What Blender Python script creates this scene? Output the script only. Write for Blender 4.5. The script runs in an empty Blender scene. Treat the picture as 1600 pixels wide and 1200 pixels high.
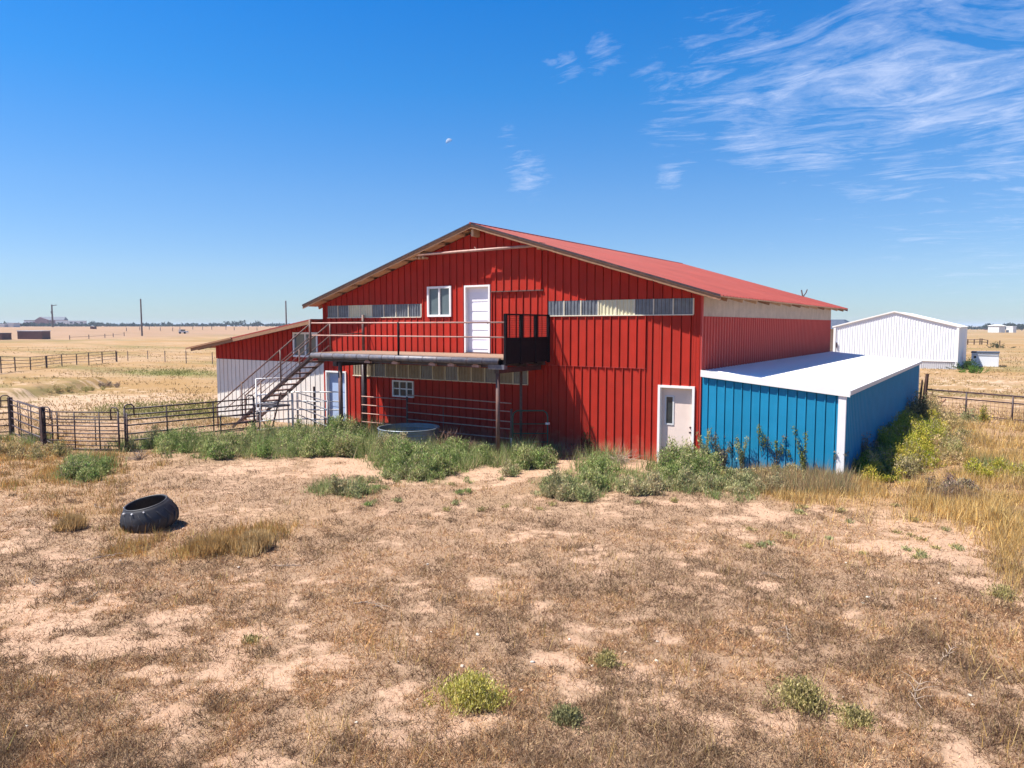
import bpy, math, random
import numpy as np
from mathutils import Vector
random.seed(7)
RNG = np.random.default_rng(11)
R = math.radians
scene = bpy.context.scene
col = scene.collection

# ------------------------------------------------------------------ camera
F_PX, PITCH, YAW = 1135.2, R(4.575), R(34.13)
CAM = np.array([7.028, -19.774, 3.832])
cd = bpy.data.cameras.new('camera')
cd.sensor_width = 36.0
cd.lens = 36.0 * F_PX / 1600.0
cd.clip_start = 0.1
cd.clip_end = 12000
cam = bpy.data.objects.new('camera', cd)
cam.location = CAM
cam.rotation_euler = (math.pi / 2 - PITCH, 0, YAW)
col.objects.link(cam)
scene.camera = cam

# ------------------------------------------------------------------ light
SUN_TO = Vector((-0.435, -0.33, 1.0)).normalized()          # direction towards the sun
elev = math.asin(SUN_TO.z)
azim = math.atan2(SUN_TO.x, SUN_TO.y)                       # from +Y clockwise
sl = bpy.data.lights.new('sun', 'SUN')
sl.energy = 5.0
sl.angle = R(0.5)
sl.color = (1.0, 0.94, 0.85)
so = bpy.data.objects.new('sun', sl)
so.rotation_euler = (-SUN_TO).to_track_quat('-Z', 'Y').to_euler()
so.location = (-20, -20, 40)
col.objects.link(so)

world = bpy.data.worlds.new('World')
scene.world = world
world.use_nodes = True
wn = world.node_tree
for n in list(wn.nodes):
    wn.nodes.remove(n)


class NT:
    """small node helper"""
    def __init__(s, nt):
        s.nt = nt

    def n(s, t, **kw):
        x = s.nt.nodes.new(t)
        for k, v in kw.items():
            if k.startswith('i_'):
                key = k[2:].replace('_', ' ')
                x.inputs[key].default_value = v
            else:
                setattr(x, k, v)
        return x

    def l(s, a, b):
        s.nt.links.new(a, b)

    def math(s, op, a, b=None, clamp=False):
        x = s.nt.nodes.new('ShaderNodeMath')
        x.operation = op
        x.use_clamp = clamp
        for i, v in enumerate((a, b)):
            if v is None:
                continue
            if isinstance(v, (int, float)):
                x.inputs[i].default_value = v
            else:
                s.l(v, x.inputs[i])
        return x.outputs[0]

    def mix(s, fac, a, b, blend='MIX'):
        x = s.nt.nodes.new('ShaderNodeMix')
        x.data_type = 'RGBA'
        x.blend_type = blend
        for sock, v in ((x.inputs[0], fac), (x.inputs[6], a), (x.inputs[7], b)):
            if isinstance(v, (int, float)):
                sock.default_value = v
            elif isinstance(v, tuple):
                sock.default_value = (v[0], v[1], v[2], 1)
            else:
                s.l(v, sock)
        return x.outputs[2]

    def noise(s, vec, scale, detail=4, rough=0.6, dist=0.0):
        x = s.nt.nodes.new('ShaderNodeTexNoise')
        x.inputs['Scale'].default_value = scale
        x.inputs['Detail'].default_value = detail
        x.inputs['Roughness'].default_value = rough
        x.inputs['Distortion'].default_value = dist
        if vec is not None:
            s.l(vec, x.inputs['Vector'])
        return x

    def ramp(s, fac, stops):
        x = s.nt.nodes.new('ShaderNodeValToRGB')
        e = x.color_ramp.elements
        while len(e) < len(stops):
            e.new(0.5)
        for i, (p, c) in enumerate(stops):
            e[i].position = p
            e[i].color = (c, c, c, 1) if isinstance(c, (int, float)) else (c[0], c[1], c[2], 1)
        s.l(fac, x.inputs[0])
        return x.outputs[0]


w = NT(wn)
sky = w.n('ShaderNodeTexSky', sky_type='NISHITA', sun_disc=False, sun_elevation=elev, sun_rotation=azim,
          altitude=1500, air_density=1.0, dust_density=0.6, ozone_density=3.0)
tc = w.n('ShaderNodeTexCoord')
sep = w.n('ShaderNodeSeparateXYZ')
w.l(tc.outputs['Generated'], sep.inputs[0])
zc = w.math('MAXIMUM', sep.outputs[2], 0.0)
# the blue deepens quickly above the pale haze line at the horizon
tint = w.ramp(zc, [(0.0, (0.64, 0.75, 0.90)), (0.07, (0.76, 0.88, 1.04)), (0.17, (0.62, 0.94, 1.20)), (0.30, (0.28, 0.95, 1.42)), (0.42, (0.12, 0.90, 1.56)), (0.7, (0.12, 0.7, 1.3))])
skyc = w.mix(1.0, sky.outputs[0], tint, 'MULTIPLY')
# cirrus: noise on a flat layer high above, stretched along the wind
zz = w.math('ADD', zc, 0.06)
cu = w.math('DIVIDE', sep.outputs[0], zz)
cv = w.math('DIVIDE', sep.outputs[1], zz)
cmb = w.n('ShaderNodeCombineXYZ')
w.l(cu, cmb.inputs[0]); w.l(cv, cmb.inputs[1])
mp = w.n('ShaderNodeMapping')
mp.inputs['Rotation'].default_value = (0, 0, R(-22))
mp.inputs['Scale'].default_value = (1.0, 2.1, 1)
wv = w.noise(cmb.outputs[0], 0.7, 2, 0.5)
wvs = w.n('ShaderNodeVectorMath', operation='SCALE'); w.l(wv.outputs['Color'], wvs.inputs[0]); wvs.inputs['Scale'].default_value = 0.75
wva = w.n('ShaderNodeVectorMath', operation='ADD'); w.l(cmb.outputs[0], wva.inputs[0]); w.l(wvs.outputs[0], wva.inputs[1])
w.l(wva.outputs[0], mp.inputs[0])
wisp = w.noise(mp.outputs[0], 2.2, 10, 0.66, 1.5)
fine = w.noise(mp.outputs[0], 9.0, 8, 0.7, 1.4)
puff = w.noise(cmb.outputs[0], 2.2, 4, 0.55, 0.5)


def cam_dir(px, py):
    d = (np.array([math.cos(YAW), math.sin(YAW), 0]) * (px - 800) / F_PX
         + np.array([-math.sin(YAW) * math.cos(PITCH), math.cos(YAW) * math.cos(PITCH), -math.sin(PITCH)])
         - np.array([-math.sin(YAW) * math.sin(PITCH), math.cos(YAW) * math.sin(PITCH), math.cos(PITCH)]) * (py - 600) / F_PX)
    return d / np.linalg.norm(d)


def sky_blob(px, py, r0, r1, strength):
    """cloud bank round one direction of the sky"""
    d = cam_dir(px, py)
    vm = w.n('ShaderNodeVectorMath', operation='DISTANCE')
    w.l(tc.outputs['Generated'], vm.inputs[0])
    vm.inputs[1].default_value = tuple(d)
    mr = w.n('ShaderNodeMapRange', interpolation_type='SMOOTHSTEP')
    w.l(vm.outputs['Value'], mr.inputs[0])
    mr.inputs[1].default_value = r0; mr.inputs[2].default_value = r1
    mr.inputs[3].default_value = strength; mr.inputs[4].default_value = 0.0
    return mr.outputs[0]


bank = None
for b in ((1150, 105, .03, .15, .9), (1290, 150, .04, .16, 1.0), (1480, 60, .06, .22, 1.0), (1060, 205, .02, .08, .75), (1180, 205, .02, .09, .9),
          (1400, 238, .01, .07, .85), (1550, 222, .02, .07, 1.0), (1620, 90, .05, .16, .95), (1030, 120, .01, .07, .7), (1540, 165, .01, .06, .6),
          (825, 277, .0, .06, 1.02), (940, 80, .0, .06, 1.0), (890, 105, .0, .05, .95), (1045, 272, .0, .045, .96), (790, 205, .0, .04, .95), (1750, 40, .1, .5, .8)):
    s_ = sky_blob(*b)
    bank = s_ if bank is None else w.math('MAXIMUM', bank, s_)
dens = w.math('ADD', w.math('MULTIPLY', wisp.outputs[0], 0.74), w.math('MULTIPLY', fine.outputs[0], 0.26))
dens = w.math('ADD', dens, w.math('MULTIPLY', w.math('SUBTRACT', bank, 1.12), 0.30))
dens = w.math('ADD', dens, w.math('MULTIPLY', w.math('SUBTRACT', puff.outputs[0], 0.45), 0.45))
cloud = w.ramp(dens, [(0.38, 0.0), (0.52, 0.30), (0.70, 0.85)])
cloud = w.math('MULTIPLY', cloud, 0.74)
skyc2 = w.mix(cloud, skyc, (6.6, 7.2, 9.0))
bg = w.n('ShaderNodeBackground')
bg.inputs['Strength'].default_value = 0.06
w.l(skyc2, bg.inputs[0])
wo = w.n('ShaderNodeOutputWorld')
w.l(bg.outputs[0], wo.inputs[0])

scene.view_settings.view_transform = 'Standard'
scene.view_settings.look = 'None'
scene.view_settings.gamma = 1.0
scene.view_settings.use_curve_mapping = False
scene.view_settings.exposure = 1.12
scene.cycles.max_bounces = 6
scene.cycles.diffuse_bounces = 3
scene.cycles.glossy_bounces = 3
scene.cycles.transmission_bounces = 4
scene.cycles.transparent_max_bounces = 8

# ------------------------------------------------------------------ geometry helpers
CR = np.array([math.cos(YAW), math.sin(YAW), 0.0])
CF = np.array([-math.sin(YAW) * math.cos(PITCH), math.cos(YAW) * math.cos(PITCH), -math.sin(PITCH)])
CU = np.array([-math.sin(YAW) * math.sin(PITCH), math.cos(YAW) * math.sin(PITCH), math.cos(PITCH)])
G0 = -0.12


def ray(px, py):
    return CF + CR * (px - 800) / F_PX - CU * (py - 600) / F_PX


def on_ground(px, py, z=G0):
    d = ray(px, py)
    return CAM + d * ((z - CAM[2]) / d[2])


def on_wall(px, py, Y=0.0):
    d = ray(px, py)
    return CAM + d * ((Y - CAM[1]) / d[1])


def on_vert(px, py, A, B):
    """the pixel on the upright plane through ground points A and B"""
    n = np.array([B[1] - A[1], -(B[0] - A[0]), 0.0])
    d = ray(px, py)
    t = ((A[0] - CAM[0]) * n[0] + (A[1] - CAM[1]) * n[1]) / (d @ n)
    return CAM + d * t


def project(x, y, z):
    dx, dy, dz = x - CAM[0], y - CAM[1], z - CAM[2]
    r = dx * CR[0] + dy * CR[1]
    f = dx * CF[0] + dy * CF[1] + dz * CF[2]
    u = dx * CU[0] + dy * CU[1] + dz * CU[2]
    fs = np.where(f > 0.5, f, 0.5)
    return 800 + F_PX * r / fs, 600 - F_PX * u / fs, f


def ss(a, b, x):
    t = np.clip((x - a) / (b - a), 0, 1)
    return t * t * (3 - 2 * t)


def vnoise(x, y, seed=0):
    x = np.asarray(x, float); y = np.asarray(y, float)
    xi = np.floor(x).astype(np.int64); yi = np.floor(y).astype(np.int64)
    xf = x - xi; yf = y - yi
    xf = xf * xf * (3 - 2 * xf); yf = yf * yf * (3 - 2 * yf)

    def h(a, b):
        n = (a * 374761393 + b * 668265263 + seed * 1442695041) & 0x7fffffff
        n = ((n ^ (n >> 13)) * 1274126177) & 0x7fffffff
        return ((n ^ (n >> 16)) & 0xffff) / 65535.0
    return (h(xi, yi) * (1 - xf) * (1 - yf) + h(xi + 1, yi) * xf * (1 - yf)
            + h(xi, yi + 1) * (1 - xf) * yf + h(xi + 1, yi + 1) * xf * yf)


def fbm(x, y, seed=0, octv=4):
    s, a, t = 0.0, 1.0, 0.0
    for i in range(octv):
        s = s + a * vnoise(x * 2 ** i + 17.3 * i, y * 2 ** i - 9.1 * i, seed + i)
        t += a
        a *= 0.55
    return s / t


def terrain(x, y):
    x = np.asarray(x, float); y = np.asarray(y, float)
    d = np.hypot(x - CAM[0], y - CAM[1])
    az = np.degrees(np.arctan2(-(x - CAM[0]), y - CAM[1]))      # 0 straight along +Y, positive to the left
    near = 1 - ss(25, 60, d)
    z = G0 - 0.16 * ss(-12, -22, x) * (1 - ss(60, 120, d))
    z = z + near * 0.07 * (fbm(x * 0.7, y * 0.7, 3, 3) - 0.5) * (1 - np.exp(-((y - 0) / 1.5) ** 2)) + near * 0.035 * (fbm(x * 3.1, y * 3.1, 5, 3) - 0.5)
    left = ss(30, 42, az) * (1 - ss(110, 130, az))
    z = z + left * (3.25 * ss(235, 430, d) - 0.3 * ss(600, 3000, d))
    z = z + ss(60, 200, d) * 0.5 * (fbm(x * 0.01, y * 0.01, 8, 3) - 0.5)
    # dirt bank behind the corral, steep towards the camera
    u = (x + 40.4) * -.55 + (y - 1.8) * .83
    v = (x + 40.4) * .83 + (y - 1.8) * .55 + 1.2 * (fbm(x * .5, y * .5, 12, 3) - .5)
    z = z + 0.6 * (1 - ss(-.7, .2, v)) * (1 - ss(5, 14, -v)) * ss(-8, -3, u) * (1 - ss(4.6, 5.8, u)) * (0.75 + 0.5 * fbm(x * .8, y * .8, 6, 2))
    # sand heaps near the tyre
    for cx, cy, r_, h_ in ((-8.1, -13.9, .45, .13), (6.1, -6.1, 1.3, .10), (-4.9, -2.6, 1.4, .08)):
        z = z + h_ * np.exp(-(((x - cx) ** 2 + (y - cy) ** 2) / r_ ** 2))
    return z


def terr(x, y):
    return float(terrain(np.array([x]), np.array([y]))[0])


def gp(px, py):
    """ground point under a pixel, on the real terrain"""
    d = ray(px, py)
    d = d / math.hypot(d[0], d[1])
    ts = np.concatenate([np.arange(3, 120, .25), np.arange(120, 1200, 1.0)])
    X_, Y_ = CAM[0] + d[0] * ts, CAM[1] + d[1] * ts
    gap = CAM[2] + d[2] * ts - terrain(X_, Y_)
    k = np.argmax(gap < 0) if (gap < 0).any() else int(np.argmin(np.where(ts < 520, gap, 99)))
    if k > 0 and gap[k] < 0:
        f_ = gap[k - 1] / (gap[k - 1] - gap[k]); t_ = ts[k - 1] + (ts[k] - ts[k - 1]) * f_
    else:
        t_ = ts[k]
    x, y = CAM[0] + d[0] * t_, CAM[1] + d[1] * t_
    return np.array([x, y, terr(x, y)])


class MB:
    def __init__(s):
        s.v = []; s.f = []

    def quad(s, a, b, c, d):
        n = len(s.v)
        s.v += [tuple(a), tuple(b), tuple(c), tuple(d)]
        s.f.append((n, n + 1, n + 2, n + 3))

    def hexa(s, p):
        n = len(s.v)
        s.v += [tuple(q) for q in p]
        s.f += [tuple(n + i for i in f) for f in ((0, 3, 2, 1), (4, 5, 6, 7), (0, 1, 5, 4), (1, 2, 6, 5), (2, 3, 7, 6), (3, 0, 4, 7))]

    def box(s, x0, x1, y0, y1, z0, z1):
        s.hexa([(x0, y0, z0), (x1, y0, z0), (x1, y1, z0), (x0, y1, z0), (x0, y0, z1), (x1, y0, z1), (x1, y1, z1), (x0, y1, z1)])

    def beam(s, a, b, w_, h_, up=(0, 0, 1)):
        a = Vector(a); b = Vector(b); d = (b - a).normalized(); u = Vector(up)
        r = d.cross(u)
        if r.length < 1e-4:
            r = d.cross(Vector((0, 1, 0)))
        r.normalize(); u = r.cross(d).normalized()
        P = []
        for q in (a, b):
            for i, j in ((-1, -1), (1, -1), (1, 1), (-1, 1)):
                P.append(q + r * (i * w_ / 2) + u * (j * h_ / 2))
        s.hexa(P)

    def tube(s, pts, r, n=6, cap=True, r2=None):
        pts = [Vector(p) for p in pts]
        rings = []
        for i, p in enumerate(pts):
            if i == 0: d = pts[1] - p
            elif i == len(pts) - 1: d = p - pts[i - 1]
            else: d = (pts[i + 1] - pts[i - 1])
            d.normalize()
            a = d.orthogonal().normalized() if i == 0 else (rings_a - d * rings_a.dot(d)).normalized()
            rings_a = a
            b = d.cross(a)
            rr = r if r2 is None else r + (r2 - r) * i / (len(pts) - 1)
            base = len(s.v)
            for k in range(n):
                t = 2 * math.pi * k / n
                s.v.append(tuple(p + a * (math.cos(t) * rr) + b * (math.sin(t) * rr)))
            rings.append(base)
        for i in range(len(rings) - 1):
            for k in range(n):
                k2 = (k + 1) % n
                s.f.append((rings[i] + k, rings[i] + k2, rings[i + 1] + k2, rings[i + 1] + k))
        if cap:
            s.f.append(tuple(rings[0] + k for k in reversed(range(n))))
            s.f.append(tuple(rings[-1] + k for k in range(n)))

    def lathe(s, prof, c, n=32, jitter=None):
        base = len(s.v)
        for r_, z_ in prof:
            for k in range(n):
                t = 2 * math.pi * k / n
                s.v.append((c[0] + r_ * math.cos(t), c[1] + r_ * math.sin(t), c[2] + z_))
        for i in range(len(prof) - 1):
            for k in range(n):
                k2 = (k + 1) % n
                s.f.append((base + i * n + k, base + i * n + k2, base + (i + 1) * n + k2, base + (i + 1) * n + k))

    def profile_x(s, prof, ztop, zbot):
        """an upright sheet: prof = [(x, y)...]; ztop / zbot functions of x"""
        n = len(s.v)
        for x, y in prof:
            s.v += [(x, y, zbot(x)), (x, y, ztop(x))]
        for i in range(len(prof) - 1):
            a = n + 2 * i
            s.f.append((a, a + 2, a + 3, a + 1))

    def build(s, name, mat_, parent=None, smooth=False):
        me = bpy.data.meshes.new(name)
        off = np.array(parent_world(parent)) if parent else np.zeros(3)
        me.from_pydata([tuple(np.array(q) - off) for q in s.v], [], s.f)
        me.materials.append(mat_)
        if smooth:
            me.polygons.foreach_set('use_smooth', [True] * len(me.polygons))
        me.update()
        o = bpy.data.objects.new(name, me)
        col.objects.link(o)
        if parent:
            o.parent = parent
        return o


def parent_world(o):
    p = Vector(o.location)
    while o.parent:
        o = o.parent
        p = p + Vector(o.location)
    return p


def thing(name, label, cat, loc=(0, 0, 0), group=None):
    o = bpy.data.objects.new(name, None)
    o.empty_display_size = 0.2
    col.objects.link(o)
    o.location = tuple(float(v) for v in loc)
    o['label'] = label; o['category'] = cat
    if group: o['group'] = group
    return o


def tag(o, label, cat, group=None):
    o['label'] = label; o['category'] = cat
    if group: o['group'] = group
    return o


def copy_thing(root, loc, label=None, rotz=None, scale=None):
    c = root.copy(); col.objects.link(c); c.location = loc
    if label: c['label'] = label
    if rotz is not None: c.rotation_euler = (0, 0, rotz)
    if scale is not None: c.scale = scale
    for ch in root.children:
        d = ch.copy(); col.objects.link(d); d.parent = c
        for gch in ch.children:
            e = gch.copy(); col.objects.link(e); e.parent = d
    return c


# ------------------------------------------------------------------ materials
def mat(name, color, rough=0.6, metal=0.0, var=0.15, scale=6.0, streak=0.0, dirt=None, dirt_amt=0.0, bump=0.02, spec=0.4, stretch=(1, 1, 1), objvar=0.0, splash=None):
    m = bpy.data.materials.new(name)
    m.use_nodes = True
    t = NT(m.node_tree)
    b = m.node_tree.nodes['Principled BSDF']
    tc_ = t.n('ShaderNodeTexCoord')
    mp_ = t.n('ShaderNodeMapping'); mp_.inputs['Scale'].default_value = stretch
    geo = t.n('ShaderNodeNewGeometry')
    t.l(geo.outputs['Position'], mp_.inputs[0])
    vec = mp_.outputs[0]
    n1 = t.noise(vec, scale, 5, 0.65)
    dark = tuple(c * (1 - var) for c in color)
    lite = tuple(min(1, c * (1 + var)) for c in color)
    c_ = t.mix(t.ramp(n1.outputs[0], [(0.3, 0.0), (0.7, 1.0)]), dark, lite)
    if streak:
        mp2 = t.n('ShaderNodeMapping'); mp2.inputs['Scale'].default_value = (9, 9, 0.35)
        t.l(geo.outputs['Position'], mp2.inputs[0])
        n2 = t.noise(mp2.outputs[0], 1.0, 5, 0.7)
        c_ = t.mix(t.math('MULTIPLY', t.ramp(n2.outputs[0], [(0.45, 0.0), (0.75, 1.0)]), streak), c_, tuple(min(1, c * 1.25 + 0.02) for c in color))
    if dirt is not None:
        n3 = t.noise(vec, scale * 0.35, 8, 0.7)
        c_ = t.mix(t.math('MULTIPLY', t.ramp(n3.outputs[0], [(0.5, 0.0), (0.68, 1.0)]), dirt_amt), c_, dirt)
    if splash is not None:      # dust thrown up from the ground, fading out knee-high
        sz_ = t.n('ShaderNodeSeparateXYZ'); t.l(geo.outputs['Position'], sz_.inputs[0])
        n4 = t.noise(vec, 3.0, 6, 0.7)
        hz_ = t.math('SUBTRACT', t.math('MULTIPLY', n4.outputs[0], 1.5), sz_.outputs[2])
        c_ = t.mix(t.math('MULTIPLY', t.ramp(hz_, [(0.25, 0.0), (1.0, 1.0)]), 0.55), c_, splash)
    if objvar:
        oi = t.n('ShaderNodeObjectInfo')
        k = t.math('ADD', t.math('MULTIPLY', oi.outputs['Random'], objvar * 2), 1 - objvar)
        mm = t.n('ShaderNodeVectorMath', operation='SCALE')
        t.l(c_, mm.inputs[0]); t.l(k, mm.inputs['Scale'])
        c_ = mm.outputs[0]
    t.l(c_, b.inputs['Base Color'])
    b.inputs['Roughness'].default_value = rough
    b.inputs['Metallic'].default_value = metal
    b.inputs['Specular IOR Level'].default_value = spec
    if bump:
        bp = t.n('ShaderNodeBump'); bp.inputs['Distance'].default_value = bump
        bp.inputs['Strength'].default_value = 0.5
        nb = t.noise(vec, scale * 4, 4, 0.6)
        t.l(nb.outputs[0], bp.inputs['Height']); t.l(bp.outputs[0], b.inputs['Normal'])
    return m


M = {}
M['red'] = mat('red_painted_steel', (0.39, 0.026, 0.015), 0.7, var=0.12, scale=1.6, streak=0.22, dirt=(0.34, 0.035, 0.020), dirt_amt=0.6, bump=0.004, spec=0.12, objvar=0.07, splash=(0.42, 0.2, 0.13))
M['red_side'] = mat('red_side_steel', (0.46, 0.055, 0.045), 0.6, var=0.07, scale=1.5, bump=0.003, spec=0.3)  # barn red kept lighter in colour because the side wall lies in shade
M['core'] = mat('dark_red_wall_core', (0.10, 0.012, 0.010), 0.9, bump=0)
M['roof'] = mat('faded_red_roof_steel', (0.27, 0.036, 0.028), 0.65, var=0.18, scale=0.9, streak=0.1, dirt=(0.36, 0.085, 0.065), dirt_amt=0.3, bump=0.004, spec=0.35)
M['wood'] = mat('weathered_brown_board', (0.28, 0.15, 0.085), 0.8, var=0.3, scale=8, stretch=(1, 1, 4), bump=0.01)
M['woodlight'] = mat('pale_bare_board', (0.50, 0.33, 0.20), 0.8, var=0.2, scale=8, bump=0.01)
M['darkwood'] = mat('dark_timber', (0.07, 0.035, 0.025), 0.85, var=0.3, scale=9)
M['white'] = mat('white_painted_trim', (0.80, 0.78, 0.76), 0.5, var=0.04, scale=3, bump=0)
M['whitesteel'] = mat('off_white_steel', (0.74, 0.69, 0.63), 0.55, var=0.05, scale=1.5, streak=0.1, dirt=(0.62, 0.45, 0.34), dirt_amt=0.3, bump=0.003)
M['whiteroof'] = mat('white_roof_steel', (0.84, 0.83, 0.83), 0.55, var=0.02, scale=2, bump=0.002)
M['silo'] = mat('pale_building_steel', (0.74, 0.76, 0.80), 0.5, var=0.03, scale=1, streak=0.1, bump=0.003)
M['blue'] = mat('blue_shed_steel', (0.010, 0.215, 0.39), 0.55, var=0.09, scale=1.6, streak=0.16, bump=0.004, spec=0.2, objvar=0.05, splash=(0.10, 0.19, 0.26))
M['trimgray'] = mat('light_grey_trim', (0.58, 0.58, 0.59), 0.5, var=0.05, bump=0)
M['pipe'] = mat('brown_oxide_pipe', (0.12, 0.068, 0.058), 0.55, metal=0.0, var=0.3, scale=14, dirt=(0.28, 0.12, 0.07), dirt_amt=0.5, bump=0.002)
M['pipedark'] = mat('dark_oxide_pipe', (0.042, 0.026, 0.030), 0.5, var=0.3, scale=14, dirt=(0.16, 0.07, 0.045), dirt_amt=0.5, bump=0.002)
M['pipewhite'] = mat('white_galvanised_pipe', (0.72, 0.70, 0.70), 0.45, var=0.1, scale=20, dirt=(0.45, 0.35, 0.28), dirt_amt=0.4, bump=0)
M['pipepink'] = mat('chalky_rail_paint', (0.42, 0.26, 0.22), 0.6, var=0.2, scale=14, dirt=(0.25, 0.09, 0.06), dirt_amt=0.6, bump=0)
M['pipegrey'] = mat('worn_grey_pipe', (0.12, 0.12, 0.145), 0.5, metal=0.1, var=0.3, scale=10, dirt=(0.34, 0.25, 0.20), dirt_amt=0.5, bump=0.002)
M['pipegreen'] = mat('green_gate_pipe', (0.035, 0.075, 0.05), 0.45, var=0.2, scale=14, bump=0)
M['black'] = mat('black_steel_panel', (0.007, 0.006, 0.009), 0.75, var=0.3, scale=10, dirt=(0.02, 0.009, 0.009), dirt_amt=0.5, bump=0, spec=0.12)
M['galv'] = mat('galvanised_tank_steel', (0.20, 0.23, 0.26), 0.45, metal=0.4, var=0.15, scale=6, bump=0)
M['tire'] = mat('black_tyre_rubber', (0.022, 0.022, 0.027), 0.55, var=0.25, scale=7, dirt=(0.12, 0.09, 0.07), dirt_amt=0.35, bump=0.004, spec=0.5)
M['deck'] = mat('weathered_deck_boards', (0.26, 0.165, 0.115), 0.85, var=0.2, scale=7, stretch=(0.4, 3, 1), bump=0.01)
M['door'] = mat('pale_pinkish_door', (0.73, 0.59, 0.52), 0.5, var=0.03, scale=2, dirt=(0.5, 0.36, 0.28), dirt_amt=0.25, bump=0)
M['doorwhite'] = mat('clean_white_door', (0.80, 0.79, 0.84), 0.4, var=0.02, bump=0)
M['doorshade'] = mat('shade_blue_door', (0.36, 0.46, 0.66), 0.45, var=0.05, bump=0)  # pale door; the blue cast of its shade is painted into the colour
M['stone'] = mat('pale_stone', (0.5, 0.44, 0.37), 0.8, var=0.15, scale=20, bump=0.004)
M['twig'] = mat('bleached_twig', (0.30, 0.23, 0.18), 0.85, var=0.25, scale=20, bump=0)
M['brownweed'] = mat('dry_tumbleweed_stem', (0.26, 0.15, 0.11), 0.9, var=0.3, scale=10, bump=0)
M['brick'] = mat('tan_wall', (0.48, 0.33, 0.24), 0.85, var=0.15, scale=5)
M['darkroof'] = mat('dark_slate_roof', (0.06, 0.075, 0.11), 0.7, var=0.2, scale=2)
M['farred'] = mat('far_red_siding', (0.16, 0.02, 0.025), 0.7, var=0.1, scale=1)
M['farwhite'] = mat('far_white_siding', (0.6, 0.6, 0.6), 0.6, var=0.05, scale=1, bump=0)
M['farbrown'] = mat('far_brown_siding', (0.14, 0.06, 0.055), 0.8, var=0.15, scale=1)
M['pole'] = mat('grey_brown_utility_pole', (0.15, 0.11, 0.10), 0.85, var=0.2, scale=4)
M['cream'] = mat('yellowed_fibreglass', (0.66, 0.62, 0.42), 0.5, var=0.08, scale=5, bump=0)
M['fiberside'] = mat('dusty_fibreglass', (0.50, 0.42, 0.36), 0.6, var=0.15, scale=2.5, streak=0.3, bump=0)
M['fiberdark'] = mat('grimy_clear_fibreglass', (0.13, 0.14, 0.16), 0.25, var=0.35, scale=3, streak=0.6, bump=0, spec=0.6)
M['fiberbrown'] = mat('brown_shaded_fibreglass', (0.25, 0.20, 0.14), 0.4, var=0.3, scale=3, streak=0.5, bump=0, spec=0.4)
M['rib'] = mat('pale_fibreglass_edge', (0.70, 0.64, 0.50), 0.5, var=0.1, bump=0)


def glass_mat(name, color, rough=0.08):
    m = bpy.data.materials.new(name); m.use_nodes = True
    b = m.node_tree.nodes['Principled BSDF']
    t = NT(m.node_tree)
    geo = t.n('ShaderNodeNewGeometry')
    n1 = t.noise(geo.outputs['Position'], 3, 3)
    t.l(t.mix(n1.outputs[0], tuple(c * 0.7 for c in color), tuple(c * 1.3 for c in color)), b.inputs['Base Color'])
    b.inputs['Roughness'].default_value = rough
    b.inputs['Specular IOR Level'].default_value = 0.6
    return m


M['glass'] = glass_mat('window_glass_over_dark_room', (0.10, 0.13, 0.14))
M['glassdark'] = glass_mat('dark_window_glass', (0.03, 0.04, 0.045))

# vegetation: per-blade colour from the mesh, a little light passes through
vm = bpy.data.materials.new('plant_fibre'); vm.use_nodes = True
t = NT(vm.node_tree)
for n_ in list(vm.node_tree.nodes): vm.node_tree.nodes.remove(n_)
at = t.n('ShaderNodeAttribute', attribute_name='col')
df = t.n('ShaderNodeBsdfDiffuse'); tr = t.n('ShaderNodeBsdfTranslucent')
t.l(at.outputs['Color'], df.inputs[0]); t.l(at.outputs['Color'], tr.inputs[0])
ms = t.n('ShaderNodeMixShader'); ms.inputs[0].default_value = 0.3
t.l(df.outputs[0], ms.inputs[1]); t.l(tr.outputs[0], ms.inputs[2])
out = t.n('ShaderNodeOutputMaterial'); t.l(ms.outputs[0], out.inputs[0])
M['veg'] = vm


def fast_mesh(name, V, Fc, colors=None, mat_=None, nper=3):
    """V (n,3), Fc (m,nper) ints, colors (n,3) linear"""
    me = bpy.data.meshes.new(name)
    me.vertices.add(len(V)); me.vertices.foreach_set('co', np.asarray(V, np.float32).ravel())
    m = len(Fc)
    me.loops.add(m * nper); me.loops.foreach_set('vertex_index', np.asarray(Fc, np.int32).ravel())
    me.polygons.add(m)
    me.polygons.foreach_set('loop_start', np.arange(0, m * nper, nper, dtype=np.int32))
    me.update(calc_edges=True)
    if colors is not None:
        a = me.color_attributes.new('col', 'FLOAT_COLOR', 'POINT')
        c4 = np.ones((len(V), 4), np.float32); c4[:, :3] = colors
        a.data.foreach_set('color', c4.ravel())
    if mat_: me.materials.append(mat_)
    return me


# ------------------------------------------------------------------ ground masks (where sand, litter, tawny grass and green weeds grow)
def blobs(px, py, lst):
    s = np.zeros_like(px)
    for x, y, rx, ry, v in lst:
        s = s + v * np.exp(-(((px - x) / rx) ** 2 + ((py - y) / ry) ** 2))
    return s


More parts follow.
